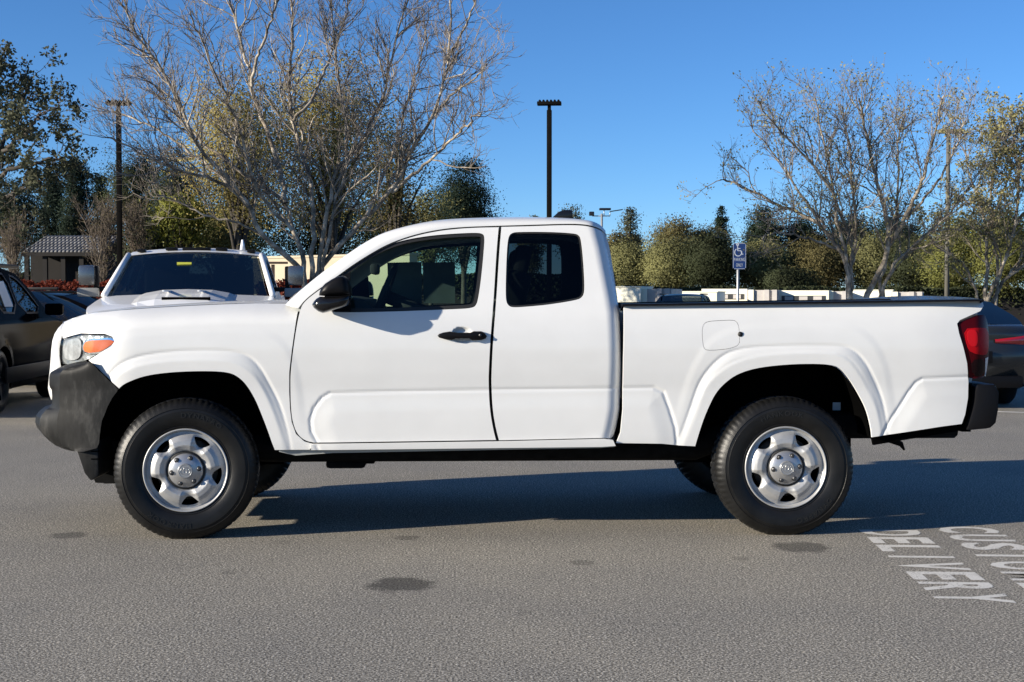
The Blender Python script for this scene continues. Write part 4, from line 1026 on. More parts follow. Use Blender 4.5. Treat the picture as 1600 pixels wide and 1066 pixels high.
    box_obj('front_bumper', (-3.05, 0, .55), (.20, 1.9, .22), 'chrome', root, None, .05)
    tg_ = box_obj('windscreen_tag', (-.88, .10, 1.60), (.004, .17, .045), mat('tag_yellow', (.55, .55, .06), .6), root); tg_.rotation_euler = (0, 0, 0)
    box_obj('dashboard', (-.95, 0, 1.20), (.4, W - .4, .10), 'interior_dark', root, None, .03)
    return root
HP = heavy_pickup('heavy_pickup', 'white heavy duty pickup with hood scoop and chrome tow mirrors facing the camera')
ph = at_depth(299, 16.6); place_heading(HP, (-1.1, 0), (ph.x, ph.y), (.09, -1)); HP.scale = (1, 1, 1.065)

# ---- two cars glimpsed between the crossover and the heavy pickup
c1 = crossover('white_crossover', 'white car seen between the black crossover and the heavy pickup', (0, 0, 0), 0, 'paint_white2', 'glass_hd', stickers=False)
pw = at_depth(20, 21.5); place_heading(c1, (0, 0), (pw.x, pw.y), (1, -.35)); c1.scale = (1, 1, .86)
c2 = crossover('dark_crossover', 'black car in the row in front of the red hedge', (0, 0, 0), 0, 'paint_black', 'glass_hd', stickers=False)
pw = at_depth(108, 26.5); place_heading(c2, (0, 0), (pw.x, pw.y), (1, -.1)); c2.scale = (1, 1, .84)
c3 = crossover('parked_car', 'black car roof showing in front of the cream sheds', (0, 0, 0), 0, 'paint_black', 'glass_hd', stickers=False)
pw = at_depth(1065, 46); place_heading(c3, (0, 0), (pw.x, pw.y), (-.3, -1)); c3.scale = (1, 1, .85)

# ================================================================== poles, sign, sheds, walls
mat('pole_dark', (.006, .0055, .005), .7, var=.2, vscale=5, spec=.05)
mat('pole_grey', (.10, .095, .08), .7, var=.15, vscale=5)
mat('galvanised', (.45, .45, .44), .45, metal=.6)
mat('sign_blue', (.008, .030, .13), .45)
mat('sign_white', (.42, .47, .55), .5)
mat('cream_metal', (.82, .79, .64), .6, var=.08, vscale=.6)
mat('rib_grey', (.46, .43, .40), .6, var=.15, vscale=2)
mat('shed_dark', (.03, .032, .035), .5)
mat('stucco', (.42, .36, .26), .9, var=.12, vscale=1.2)
mat('roof_tile', (.12, .12, .125), .8, var=.35, vscale=1.5)
mat('wood_dark', (.009, .007, .006), .85, var=.3, vscale=2)
mat('post_brown', (.05, .03, .02), .8)
mat('solar_black', (.012, .012, .016), .3)
def lamp_post(label, px, d, top, rz):
    o = at_depth(px, d); h = h_at(top, d); r = tag(empty('lamp_post', o, rz), label, 'lamp post', 'tall parking lot lamp posts')
    box_obj('pole', (0, 0, (h - .2) / 2), (.145, .145, h - .2), 'pole_dark', r, None, .015)
    box_obj('concrete_base', (0, 0, .35), (.5, .5, .7), mat('concrete', (.3, .29, .27), .9) if 'concrete' not in MATS else 'concrete', r, None, .03)
    box_obj('neck', (0, 0, h - .12), (.10, .10, .22), 'pole_dark', r)
    hd = box_obj('lamp_head', (0, 0, h - .01), (.70, .34, .09), 'pole_dark', r, None, .012)
    for k in range(6):
        V, F = tube_data([(-.27 + k * .108, -.15, h + .05), (-.27 + k * .108, .15, h + .05)], .038, 8); mesh_obj('cooling_fin', V, F, 'pole_dark', hd, True, recalc=True)
lamp_post('dark lamp post with finned head left of the big bare tree', 188, 41, 163, R(4))
lamp_post('dark lamp post with finned head rising behind the truck cab', 858, 41, 163, R(-6))
# solar lamp far behind the cab
o = at_depth(940, 62); hz_ = h_at(338, 62); r = tag(empty('solar_lamp', o), 'small solar powered lamp just above the rear of the cab roof', 'lamp')
tube_obj('pole', [(0, 0, 0), (0, 0, hz_ + .1)], .05, 'galvanised', r, 8)
tube_obj('arm', [(-.42, 0, hz_), (.36, 0, hz_)], .025, 'galvanised', r, 6)
tube_obj('arm', [(.36, 0, hz_), (.36, 0, hz_ + .20)], .02, 'galvanised', r, 6)
box_obj('lamp_box', (.14, 0, hz_ + .30), (.50, .3, .09), 'solar_black', r, None, .02)
box_obj('solar_panel', (.64, 0, hz_ + .24), (.55, .4, .03), 'solar_black', r, rot=Matrix.Rotation(R(-9), 3, 'Y'))
box_obj('camera_box', (-.45, 0, hz_ + .10), (.22, .2, .18), 'solar_black', r, None, .03)
tube_obj('bracket', [(.10, 0, hz_ + .02), (.10, 0, hz_ + .28)], .02, 'galvanised', r, 6)
# street light in the right hand trees
o = at_depth(1479, 47); ht = h_at(208, 47); r = tag(empty('street_light', o), 'tall weathered light pole standing among the right hand bare trees', 'lamp post')
tube_obj('pole', [(0, 0, 0), (0, 0, ht)], [.082, .065], 'pole_grey', r, 12)
hd = box_obj('lamp_head', (.06, 0, ht + .03), (.76, .34, .13), 'pole_grey', r, None, .04); box_obj('arm', (-.05, 0, ht - .08), (.10, .10, .14), 'pole_grey', r)
# parking sign
o = at_depth(1155, 32); zt = h_at(380, 32); zb_ = h_at(421, 32); r = tag(empty('parking_sign', o, -R(2)), 'blue disabled parking sign on a silver post above the bed rail', 'sign')
tube_obj('post', [(-.03, .03, 0), (-.03, .03, zt - .1)], .030, 'galvanised', r, 10)
W_, H_ = .305, zt - zb_; bm = bmesh.new(); bm_box(bm, (0, 0, zb_ + H_ / 2), (W_, .006, H_)); bmesh.ops.bevel(bm, geom=[e for e in bm.edges if abs((e.verts[0].co - e.verts[1].co).y) > .001], offset=.03, segments=4, affect='EDGES')
pl = bm_obj('sign_plate', bm, 'sign_blue', r)
def flat_text(txt, cx, cz, h, wmax, y, m, parent):
    """flat lettering facing -Y, one mesh per line"""
    gl = [glyph(c) for c in txt]; s = h / .70; wd = sum(g[2] + .09 for g in gl) * s; k = min(1, wmax / wd); x = cx - wd * k / 2; parts = []
    for V, F, w in gl:
        parts.append(([(x + v[0] * s * k, y, cz + v[1] * s) for v in V], F)); x += (w + .09) * s * k
    V, F = join_data(parts); return mesh_obj('lettering', V, F, m, parent, False)
flat_text('PARKING', 0, zb_ + .185, .075, .25, -.006, 'sign_white', pl); flat_text('ONLY', 0, zb_ + .06, .075, .16, -.006, 'sign_white', pl)
ic = zb_ + .30
sym = [tube_data([(-.045 + .0, -.006, ic + .235), (-.038, -.006, ic + .12), (.03, -.006, ic + .12), (.055, -.006, ic + .045), (.085, -.006, ic + .04)], .012, 6), tube_data([(-.042, -.006, ic + .17), (.02, -.006, ic + .17)], .010, 6),
       tube_data([(-.03 + .085 * math.cos(t) * .95, -.006, ic + .085 + .085 * math.sin(t)) for t in np.linspace(R(120), R(375), 18)], .011, 6), tube_data([(-.045 + .022 * math.cos(t), -.006, ic + .262 + .022 * math.sin(t)) for t in np.linspace(0, 2 * math.pi, 9)], .014, 6)]
V, F = join_data(sym); V = [(v[0], -.005 + (v[1] + .006) * .1, v[2]) for v in V]; mesh_obj('wheelchair_symbol', V, F, 'sign_white', pl, False)
bm = bmesh.new()
for (cx_, cz_, sx_, sz_) in ((0, zt - .012, W_ - .06, .008), (0, zb_ + .012, W_ - .06, .008), (-W_ / 2 + .012, (zt + zb_) / 2, .008, H_ - .06), (W_ / 2 - .012, (zt + zb_) / 2, .008, H_ - .06)): bm_box(bm, (cx_, -.0045, cz_), (sx_, .003, sz_))
bm_obj('sign_border', bm, 'sign_white', pl)
# cream sheds behind the bed
def shed(label, a, b, top, d, kind, deep=2.4):
    A = at_depth(a, d); B = at_depth(b, d); h = h_at(top, d); t = (B - A); L_ = t.length; rz = math.atan2(t.y, t.x) - R(16)
    r = tag(empty('storage_shed', (A + B) / 2, rz), label, 'shed', 'cream sheds behind the truck bed')
    if kind == 'plain':
        box_obj('wall', (0, deep / 2, h / 2), (L_, deep, h), 'cream_metal', r, None, .01); box_obj('roof_edge', (0, deep / 2, h + .015), (L_ + .06, deep + .06, .035), 'cream_metal', r)
    elif kind == 'louvre':
        box_obj('wall', (0, deep / 2, h / 2), (L_, deep, h), 'cream_metal', r, None, .01)
        wn_ = box_obj('window', (0, -.012, h - .32), (L_ * .86, .03, .22), 'shed_dark', r)
        n = max(3, int(L_ / .55))
        for k in range(n): box_obj('shutter', (-L_ * .42 + L_ * .84 * (k + .5) / n, -.034, h - .32), (L_ * .5 / n, .02, .17), 'rib_grey', wn_)
    else:
        box_obj('wall', (0, deep / 2, h / 2), (L_, deep, h - .02), 'rib_grey', r)
        n = max(3, int(L_ / .26))
        for k in range(n):
            if k % 3 != 1: box_obj('rib', (-L_ / 2 + L_ * (k + .5) / n, -.05, h / 2), (L_ * .62 / n, .10, h), 'rib_grey' if k % 4 else 'cream_metal', r)
shed('plain cream shed end beside the rear of the cab', 930, 1001, 449, 50, 'plain')
shed('grey ribbed container standing next to the cream shed end', 1001.5, 1049, 451, 50, 'rib')
shed('low cream shed roof left of the blue parking sign', 1052, 1120, 456.5, 54, 'plain')
shed('cream shed with louvred windows behind the blue parking sign', 1096, 1167, 451.5, 58, 'louvre')
shed('grey ribbed container just right of the blue parking sign', 1168, 1216, 453, 56, 'rib')
shed('long cream shed with dark windows between two ribbed containers', 1216, 1294, 454, 56, 'louvre')
shed('grey ribbed container left of the forked bare tree', 1294.5, 1323, 455, 56, 'rib')
shed('cream shed behind the trunk of the forked bare tree', 1323, 1393, 454, 58, 'plain')
shed('white ribbed container farthest right in the shed row', 1393, 1442, 456, 57, 'rib')
# beige wall and post left of the windscreen
A = at_depth(396, 36.5); B = at_depth(640, 33.5); t = B - A; hw_ = h_at(404, 36)
r = tag(empty('beige_wall', (A + B) / 2, math.atan2(t.y, t.x)), 'beige stucco wall behind the big bare tree trunk', 'wall')
box_obj('wall_face', (0, .15, hw_ / 2), (t.length, .3, hw_), 'stucco', r); box_obj('coping', (0, .15, hw_ + .03), (t.length + .05, .36, .06), 'stucco', r, None, .01)
r = tag(empty('trellis_post', at_depth(427, 31)), 'thin brown post with a crossbar in front of the beige wall', 'post')
box_obj('post', (0, 0, .95), (.07, .07, h_at(404, 31) + .0 - .0), 'post_brown', r); box_obj('crossbar', (.02, -.05, h_at(411, 31)), (.62, .05, .05), 'post_brown', r)
# building with a tiled roof on the left
A = at_depth(42, 52); B = at_depth(168, 52); t = B - A; L_ = t.length; hr = h_at(367, 52); he = h_at(394, 50)
r = tag(empty('tiled_roof_building', (A + B) / 2, math.atan2(t.y, t.x)), 'low dark building with a grey tiled roof behind the red hedge', 'building')
box_obj('wall', (0, 2.2, he / 2), (L_ * .94, 4, he), 'wood_dark', r)
V = []; F = []; nr = 20; nrow = 6
rf_ = mesh_obj('roof', [(-L_ / 2, -.5, he), (L_ / 2, -.5, he), (L_ / 2 - .2, 2.2, hr), (-L_ / 2 + .2, 2.2, hr), (L_ / 2, 4.9, he), (-L_ / 2, 4.9, he)], [(0, 1, 2, 3), (3, 2, 4, 5)], 'roof_tile', r, False)
parts = []
for k in range(nr):
    x = -L_ / 2 + .12 + (L_ - .24) * k / (nr - 1)
    for q in range(nrow):
        u0, u1 = q / nrow, (q + 1.08) / nrow; y0, z0 = -.52 + 2.72 * u0, he + (hr - he) * u0 + .05; y1, z1 = -.52 + 2.72 * u1, he + (hr - he) * u1 + .01
        parts.append(tube_data([(x, y0, z0), (x, y1, z1)], [.075, .06], 6))
V, F = join_data(parts); tl_ = mesh_obj('tile_courses', V, F, 'roof_tile', rf_, True, recalc=True); tl_['kind'] = 'stuff'
box_obj('fascia', (0, -.55, he - .03), (L_, .05, .14), 'wood_dark', r)
for k in range(5): box_obj('post', (-L_ * .45 + L_ * .9 * k / 4, -.35, he / 2), (.16, .16, he), 'wood_dark', r)

# ================================================================== trees
def leaf_mat(name, c, var=.45, scale=.6, tr=.25):
    m, nt, b = new_mat(name); n = tex_noise(nt, scale, 5, .7); n2 = tex_noise(nt, 9, 2)
    r_ = ramp(nt, n.outputs[0], [(.32, tuple(v * (1 - var) for v in c)), (.5, c), (.70, tuple(min(1, v * (1 + var * 1.2)) for v in c))])
    r2 = ramp(nt, n2.outputs[0], [(.35, (.8, .8, .8)), (.65, (1.2, 1.2, 1.2))]); x = nt.nodes.new('ShaderNodeMix'); x.data_type = 'RGBA'; x.blend_type = 'MULTIPLY'; x.inputs[0].default_value = 1
    nt.links.new(r_.outputs[0], x.inputs[6]); nt.links.new(r2.outputs[0], x.inputs[7]); nt.links.new(x.outputs[2], b.inputs['Base Color'])
    b.inputs['Roughness'].default_value = .75; b.inputs['Specular IOR Level'].default_value = .15
    t_ = nt.nodes.new('ShaderNodeBsdfTranslucent'); nt.links.new(x.outputs[2], t_.inputs[0]); mx = nt.nodes.new('ShaderNodeMixShader'); mx.inputs[0].default_value = tr
    nt.links.new(b.outputs[0], mx.inputs[1]); nt.links.new(t_.outputs[0], mx.inputs[2]); nt.links.new(mx.outputs[0], nt.nodes['Material Output'].inputs['Surface'])
leaf_mat('leaf_olive', (.30, .25, .088)); leaf_mat('leaf_dark', (.038, .046, .022)); leaf_mat('leaf_conifer', (.016, .027, .017)); leaf_mat('leaf_yellow', (.16, .165, .035))
leaf_mat('leaf_scrub', (.175, .172, .072)); leaf_mat('leaf_brown', (.125, .108, .045)); leaf_mat('leaf_euc', (.075, .080, .048)); leaf_mat('leaf_red', (.15, .030, .016)); leaf_mat('leaf_willow', (.15, .155, .045))
leaf_mat('leaf_pale', (.24, .22, .10))
def bark(name, c1, c2, c3, s):
    m, nt, b = new_mat(name); n = tex_noise(nt, s, 5, .7); r_ = ramp(nt, n.outputs[0], [(.34, c1), (.5, c2), (.64, c3)]); nt.links.new(r_.outputs[0], b.inputs['Base Color']); b.inputs['Roughness'].default_value = .85; bump(nt, b, n.outputs[0], .5, .02)
bark('bark_pale', (.07, .057, .042), (.24, .20, .15), (.50, .44, .35), 4.5); bark('bark_twig', (.050, .040, .032), (.10, .078, .058), (.17, .135, .10), 2); bark('bark_dark', (.02, .017, .013), (.04, .033, .025), (.07, .058, .045), 3)
bark('twig_grey', (.08, .070, .062), (.18, .155, .13), (.30, .26, .22), 1.5)
def fast_mesh(name, V, Q, m, parent, kind=None):
    """V (n,3) array, Q (k,4 or 3) array"""
    me = bpy.data.meshes.new(name); k = Q.shape[1]; me.vertices.add(len(V)); me.vertices.foreach_set('co', np.asarray(V, np.float32).ravel())
    me.loops.add(Q.size); me.loops.foreach_set('vertex_index', Q.astype(np.int32).ravel()); me.polygons.add(len(Q)); me.polygons.foreach_set('loop_start', np.arange(0, Q.size, k, dtype=np.int32)); me.polygons.foreach_set('loop_total', np.full(len(Q), k, np.int32))
    me.update(calc_edges=True); me.materials.append(MATS[m]); o = bpy.data.objects.new(name, me); col.objects.link(o); o.parent = parent
    if kind: o['kind'] = kind
    return o
def leaf_quads(C, size, g, out=None):
    """random leaf quads at points C"""
    n = len(C); a = g.normal(size=(n, 3)); a /= np.linalg.norm(a, axis=1)[:, None]; b = g.normal(size=(n, 3)); b -= a * np.sum(a * b, 1)[:, None]; b /= np.linalg.norm(b, axis=1)[:, None]
    s = (size * g.uniform(.6, 1.35, n))[:, None]; nrm = None
    if out is not None:                                   # leaves lie roughly over the crown's surface: face them outwards
        gn = np.cross(a, b); f = np.sum(gn * out, 1) < 0; b[f] *= -1; gn[f] *= -1; nrm = gn * .55 + out * .75; nrm /= np.linalg.norm(nrm, axis=1)[:, None]
    a *= s * .5; b *= s * .32
    V = np.stack([C - a, C + b * .9 - a * .1, C + a, C - b * .9 + a * .1], 1).reshape(-1, 3)
    V = V.reshape(n, 4, 3)[:, ::-1].reshape(-1, 3) if out is not None else V
    return (V, np.arange(4 * n).reshape(-1, 4)) if out is None else (V, np.arange(4 * n).reshape(-1, 4), np.repeat(nrm, 4, 0))
def clumps(g, c, rad, ncl, per, spread, shell=.55, zmin=None, cone=False):
    u = g.normal(size=(ncl, 3)); u /= np.linalg.norm(u, axis=1)[:, None]; k = (shell + (1 - shell) * g.random(ncl)) ** 1.0
    P = u * k[:, None]
    if cone:
        h = g.random(ncl) ** 1.35; a = g.uniform(0, 2 * np.pi, ncl); rr = (1 - h) ** .85 * (.55 + .45 * g.random(ncl)) + .03
        P = np.stack([rr * np.cos(a), rr * np.sin(a), h * 2 - 1], 1)
    P = P * rad + c
    sp = spread * g.uniform(.6, 1.4, ncl)
    L = np.repeat(P, per, 0) + g.normal(size=(ncl * per, 3)) * np.repeat(sp, per)[:, None] * np.array([1, 1, .75])
    return P, L
class Tubes:
    """collects many tapered branches into one mesh"""
    def __init__(s): s.V = []; s.F = []; s.n = 0
    def add(s, P, r, n): s.batch(np.asarray(P, float)[None], np.asarray(r, float)[None], n)
    def batch(s, P, r, n):
        """P (N,k,3), r (N,k)"""
        N, k, _ = P.shape
        if N == 0: return
        T = np.gradient(P, axis=1); T /= np.maximum(np.linalg.norm(T, axis=2), 1e-9)[..., None]
        ref = np.where(np.abs(T[:, :1, 2:]) < .9, np.array([0, 0, 1.0]), np.array([1.0, 0, 0])); S = np.cross(T, np.broadcast_to(ref, T.shape)); S /= np.maximum(np.linalg.norm(S, axis=2), 1e-9)[..., None]; U = np.cross(S, T)
        w = np.arange(n) * 2 * np.pi / n; ring = P[:, :, None] + r[:, :, None, None] * (np.cos(w)[:, None] * S[:, :, None] + np.sin(w)[:, None] * U[:, :, None])
        s.V.append(ring.reshape(-1, 3)); b = (np.arange(N) * k * n)[:, None, None]; i = (np.arange(k - 1) * n)[None, :, None]; j = np.arange(n)[None, None]; j2 = (j + 1) % n
        s.F.append(np.stack([b + i + j, b + i + j2, b + i + n + j2, b + i + n + j], -1).reshape(-1, 4) + s.n); s.n += N * k * n
    def build(s, name, m, parent, off, kind=None):
        if not s.V: return None
        o = fast_mesh(name, np.vstack(s.V) - np.asarray(off), np.vstack(s.F), m, parent, kind); smooth(o.data); return o
def offspring(g, P, r, ln, dens, upb, m, ang, tmin, rmin):
    """side branches for all polylines P (N,k,3) at once"""
    N, k, _ = P.shape; L = np.linalg.norm(np.diff(P, axis=1), axis=2).sum(1); cnt = np.maximum(1, (L * dens + g.random(N)).astype(int)); par = np.repeat(np.arange(N), cnt); M = len(par)
    t = tmin + (1 - tmin) * g.random(M) ** .75; x = t * (k - 1); i = np.minimum(x.astype(int), k - 2); f = (x - i)[:, None]
    p = P[par, i] * (1 - f) + P[par, i + 1] * f; d = P[par, i + 1] - P[par, i]; d /= np.maximum(np.linalg.norm(d, axis=1), 1e-9)[:, None]; r0 = r[par, i] * .6
    v = g.normal(size=(M, 3)); v -= d * np.sum(v * d, 1)[:, None]; v /= np.linalg.norm(v, axis=1)[:, None]; a = g.uniform(*ang, M)[:, None]
    q = d * np.cos(a) + v * np.sin(a); q[:, 2] += upb * .5; q /= np.linalg.norm(q, axis=1)[:, None]
    l = ln * g.uniform(.5, 1.3, M) * (1.15 - .5 * t); out = [p]
    for _ in range(m - 1):
        q = q + g.normal(size=(M, 3)) * .2; q[:, 2] += upb * .25; q /= np.linalg.norm(q, axis=1)[:, None]; out.append(out[-1] + q * (l / (m - 1))[:, None])
    rr = np.maximum(np.minimum(r0, l * .018), rmin)
    return np.stack(out, 1), rr[:, None] * np.linspace(1, .45, m)[None]
def bare_tree(name, label, base_px, d, limbs, r0, seed, lens, dens, depth=2.0, upb=.35, barkm='bark_pale', twigm='twig_grey', leafm=None, nleaf=0, lsize=.09, thick=.72, rmin=.0045, yk=1.0):
    g = np.random.default_rng(seed); base = at_depth(base_px, d); root = tag(empty(name, base), label, 'tree'); tb = Tubes(); tw = Tubes(); LP = []; LR = []
    fw = np.array([math.sin(YAW), math.cos(YAW), 0])
    for li, (pl_, rr) in enumerate(limbs):
        pl_ = [(q[0], 466 - (466 - q[1]) * yk) for q in pl_]
        dd = g.uniform(-1, 1) * depth; n = len(pl_); P = []
        start_d = 0.0
        for i, q in enumerate(pl_):
            u = i / (n - 1); de = d + dd * u ** 1.2 + g.normal() * .08; v = at_depth(q[0], de); P.append((v.x, v.y, h_at(q[1], de)))
        P = np.array(P)
        if pl_[0][1] > 400: P = np.vstack([[(base.x + (P[0, 0] - base.x) * .55, base.y + (P[0, 1] - base.y) * .5, -.05)], P])
        P = chaikin(P, 2, False); P = resample(P, .12, False); u = np.linspace(0, len(P) - 1, 30); P = np.stack([np.interp(u, np.arange(len(P)), P[:, q]) for q in range(3)], 1)
        P[2:] += g.normal(size=(28, 3)) * .018; rad = np.linspace(1, .15, 30) ** 1.1 * rr * thick + .008; tb.add(P, rad, 8); LP.append(P); LR.append(rad)
    P0, R0 = np.array(LP), np.array(LR); P1, R1 = offspring(g, P0, R0, lens[0], dens[0], upb, 7, (.4, .95), .34, rmin * 1.5)
    for a in (R1[:, 0] > .014,): tb.batch(P1[a], R1[a], 5); tw.batch(P1[~a], R1[~a], 4)
    P2, R2 = offspring(g, P1, R1, lens[1], dens[1], upb, 5, (.4, 1.0), .1, rmin * 1.1); tw.batch(P2, R2, 3)
    P3, R3 = offspring(g, P2, R2, lens[2], dens[2], upb, 4, (.4, 1.0), .1, rmin); tw.batch(P3, R3, 3)
    tips = np.vstack([P3[:, -1], P2[:, -1]])
    tb.build('trunk', barkm, root, base); tw.build('crown', twigm, root, base, 'stuff')
    if leafm:
        T = np.array(tips); C = T[g.integers(0, len(T), nleaf)] + g.normal(size=(nleaf, 3)) * .05; V, Q = leaf_quads(C, lsize, g); fast_mesh('foliage', V - np.array(base), Q, leafm, root, 'stuff')
    return root
def leafy_tree(name, label, px, d, top, hw, leafm, seed, ncl=90, per=60, size=None, base_z=0.0, cone=False, shell=.5, spread=None, low=None, group=None, trunk=True, cat='tree', depth_k=1.0):
    """crown from pixel height top down to low (pixel) with half width hw pixels at distance d"""
    g = np.random.default_rng(seed); o = at_depth(px, d); root = tag(empty(name, o), label, cat, group); ht_ = h_at(top, d); zl = h_at(low, d) if low else max(.3, ht_ * .12); R_ = hw / FPX * d
    c = np.array([0, 0, (ht_ + zl) / 2]); rad = np.array([R_, R_ * .9 * depth_k, (ht_ - zl) / 2]); sp = spread or R_ * .20; size = size or max(.07, d * (.0013 if d > 60 else .0017))
    P, L = clumps(g, c, rad * (.90 if not cone else 1.0), int(ncl * 1.4), int(per * (2.15 if d > 60 else 1.4)), sp, shell, cone=cone); L = L[L[:, 2] > .05]
    ou = (L - c) / rad; ou /= np.maximum(np.linalg.norm(ou, axis=1), 1e-6)[:, None]; V, Q, N_ = leaf_quads(L, size, g, ou); o_ = fast_mesh('crown', V, Q, leafm, root, 'stuff'); smooth(o_.data); o_.data.normals_split_custom_set_from_vertices(N_.tolist())
    if trunk:
        tb = Tubes(); r0 = max(.06, ht_ * .022); sp_ = np.array([(0, 0, -.1), (g.normal() * .1, g.normal() * .1, ht_ * .3), (g.normal() * .2, g.normal() * .2, ht_ * .75)]); tb.add(chaikin(sp_, 2, False), np.linspace(r0, r0 * .3, len(chaikin(sp_, 2, False))), 8)
        for p in P[g.integers(0, len(P), min(16, ncl // 3))]:
            z0 = min(p[2] * .6, ht_ * .6); tb.add(np.array([(0, 0, z0 * .8), (p[0] * .45, p[1] * .45, (z0 + p[2]) * .5), p]), [r0 * .5, r0 * .3, r0 * .08], 5)
        tb.build('trunk', 'bark_dark', root, (0, 0, 0))
    return root
BIG = [([(481, 434), (464, 414), (430, 386), (403, 361), (395, 330), (374, 304), (348, 268), (320, 242), (307, 225), (285, 171), (262, 121), (235, 85), (208, 43), (195, 10)], .115),
       ([(395, 330), (374, 301), (323, 276), (270, 265), (220, 238), (170, 215)], .06), ([(374, 304), (330, 262), (270, 215), (215, 190), (180, 175)], .045),
       ([(478, 432), (472, 405), (458, 360), (447, 318), (430, 304), (396, 285), (362, 256), (330, 235), (285, 190), (250, 140)], .10),
       ([(447, 318), (444, 290), (433, 248), (424, 222), (406, 175), (395, 139), (388, 101), (379, 60), (366, 22), (357, -5), (350, -60)], .085), ([(396, 137), (404, 90), (420, 52), (436, 9), (442, -40)], .05),
       ([(489, 430), (489, 417), (489, 327), (483, 276), (466, 225), (458, 180), (454, 144), (458, 97), (460, 40), (455, -30)], .10), ([(460, 190), (476, 175), (497, 144), (515, 100), (535, 50), (550, 0), (560, -40)], .05),
       ([(497, 425), (503, 395), (511, 345), (525, 262), (562, 234), (579, 193), (592, 171), (606, 135), (610, 90), (624, 49), (637, 11), (646, -40)], .085),
       ([(492, 430), (505, 415), (531, 383), (573, 338), (613, 301), (627, 265), (645, 230), (673, 193), (687, 157), (694, 126), (705, 90), (705, 45), (703, -10)], .10),
       ([(613, 301), (644, 276), (697, 230), (715, 210), (735, 190), (750, 178)], .055), ([(676, 187), (706, 150), (735, 132), (760, 105)], .04), ([(705, 85), (718, 61), (732, 34), (745, 0), (750, -20)], .035),
       ([(500, 420), (512, 389), (520, 330), (545, 250), (540, 180), (530, 120), (525, 60), (520, 0)], .065), ([(458, 360), (425, 330), (400, 290), (385, 240), (372, 190), (345, 130), (320, 75), (300, 20)], .055),
       ([(573, 338), (600, 280), (620, 220), (640, 150), (660, 90), (670, 30)], .05), ([(420, 375), (380, 350), (330, 340), (290, 320), (240, 300)], .035)]
bare_tree('bare_tree', 'big bare multi stemmed tree with pale bark behind the heavy pickup', 480, 26, BIG, .11, 11, [1.15, .56, .28], [5.4, 7.0, 7.0], 2.4, .30, thick=.52)
RT_ = [([(1327, 470), (1325, 407), (1308, 380), (1288, 345), (1269, 330), (1230, 312), (1190, 289), (1151, 268), (1124, 261)], .095), ([(1325, 407), (1305, 330), (1300, 280), (1270, 240), (1240, 200), (1200, 160), (1182, 125)], .06),
       ([(1328, 440), (1335, 380), (1305, 300), (1290, 220), (1275, 140), (1270, 120)], .055), ([(1348, 466), (1375, 420), (1390, 370), (1380, 300), (1360, 230), (1345, 150), (1340, 122)], .10), ([(1385, 415), (1420, 385), (1460, 340), (1490, 310), (1515, 270)], .06),
       ([(1390, 370), (1415, 320), (1440, 260), (1455, 190), (1470, 118)], .06), ([(1327, 400), (1340, 350), (1330, 280), (1325, 200), (1312, 132)], .05), ([(1380, 400), (1400, 350), (1400, 260), (1400, 180), (1412, 146)], .05),
       ([(1290, 345), (1250, 290), (1225, 240), (1195, 200), (1170, 165)], .035), ([(1415, 330), (1460, 270), (1490, 210), (1505, 160)], .035), ([(1305, 380), (1270, 365), (1225, 350), (1190, 360)], .03)]
bare_tree('forked_bare_tree', 'bare forked tree rising behind the truck bed', 1336, 30, RT_, .10, 23, [1.05, .52, .27], [5.2, 6.5, 6.5], 1.8, .32, 'bark_pale', 'twig_grey', 'leaf_pale', 7000, .055, yk=.90)
RM_ = [([(1538, 466), (1543, 402), (1540, 338), (1530, 300), (1512, 240), (1505, 200)], .08), ([(1528, 462), (1511, 412), (1485, 390), (1468, 377), (1450, 350)], .055), ([(1541, 456), (1567, 415), (1583, 338), (1590, 280), (1585, 200), (1580, 175)], .08),
       ([(1547, 456), (1598, 405), (1650, 360), (1690, 300), (1700, 240)], .07), ([(1560, 418), (1551, 358), (1545, 300), (1550, 220), (1560, 175)], .06), ([(1583, 338), (1610, 290), (1630, 230), (1640, 190)], .05), ([(1540, 338), (1560, 290), (1575, 240), (1600, 190)], .04)]
bare_tree('slender_bare_tree', 'rightmost bare tree with pale slender stems and small leaves', 1540, 33, RM_, .08, 31, [1.05, .55, .30], [5.0, 6.0, 6.0], 1.6, .32, 'bark_pale', 'twig_grey', 'leaf_pale', 16000, .07, yk=.86)
# leafy tree leaning in from the left edge
LF_ = [([(-40, 440), (-35, 380), (-20, 300), (0, 240), (20, 190), (45, 150), (55, 120)], .12), ([(-20, 300), (10, 270), (45, 255), (80, 250), (100, 248)], .06), ([(-35, 330), (-60, 240), (-70, 180), (-60, 130)], .09), ([(-10, 260), (20, 225), (50, 205), (65, 180)], .05), ([(-30, 240), (-14, 180), (-2, 130), (6, 92)], .05), ([(-20, 320), (10, 310), (30, 300)], .04)]
bare_tree('leafy_tree', 'sparse leafy tree reaching in at the left picture edge', -40, 23.5, LF_, .10, 41, [.62, .36, .21], [4.5, 6.4, 6.4], 1.2, .12, 'bark_dark', 'bark_twig', 'leaf_euc', 9000, .075)
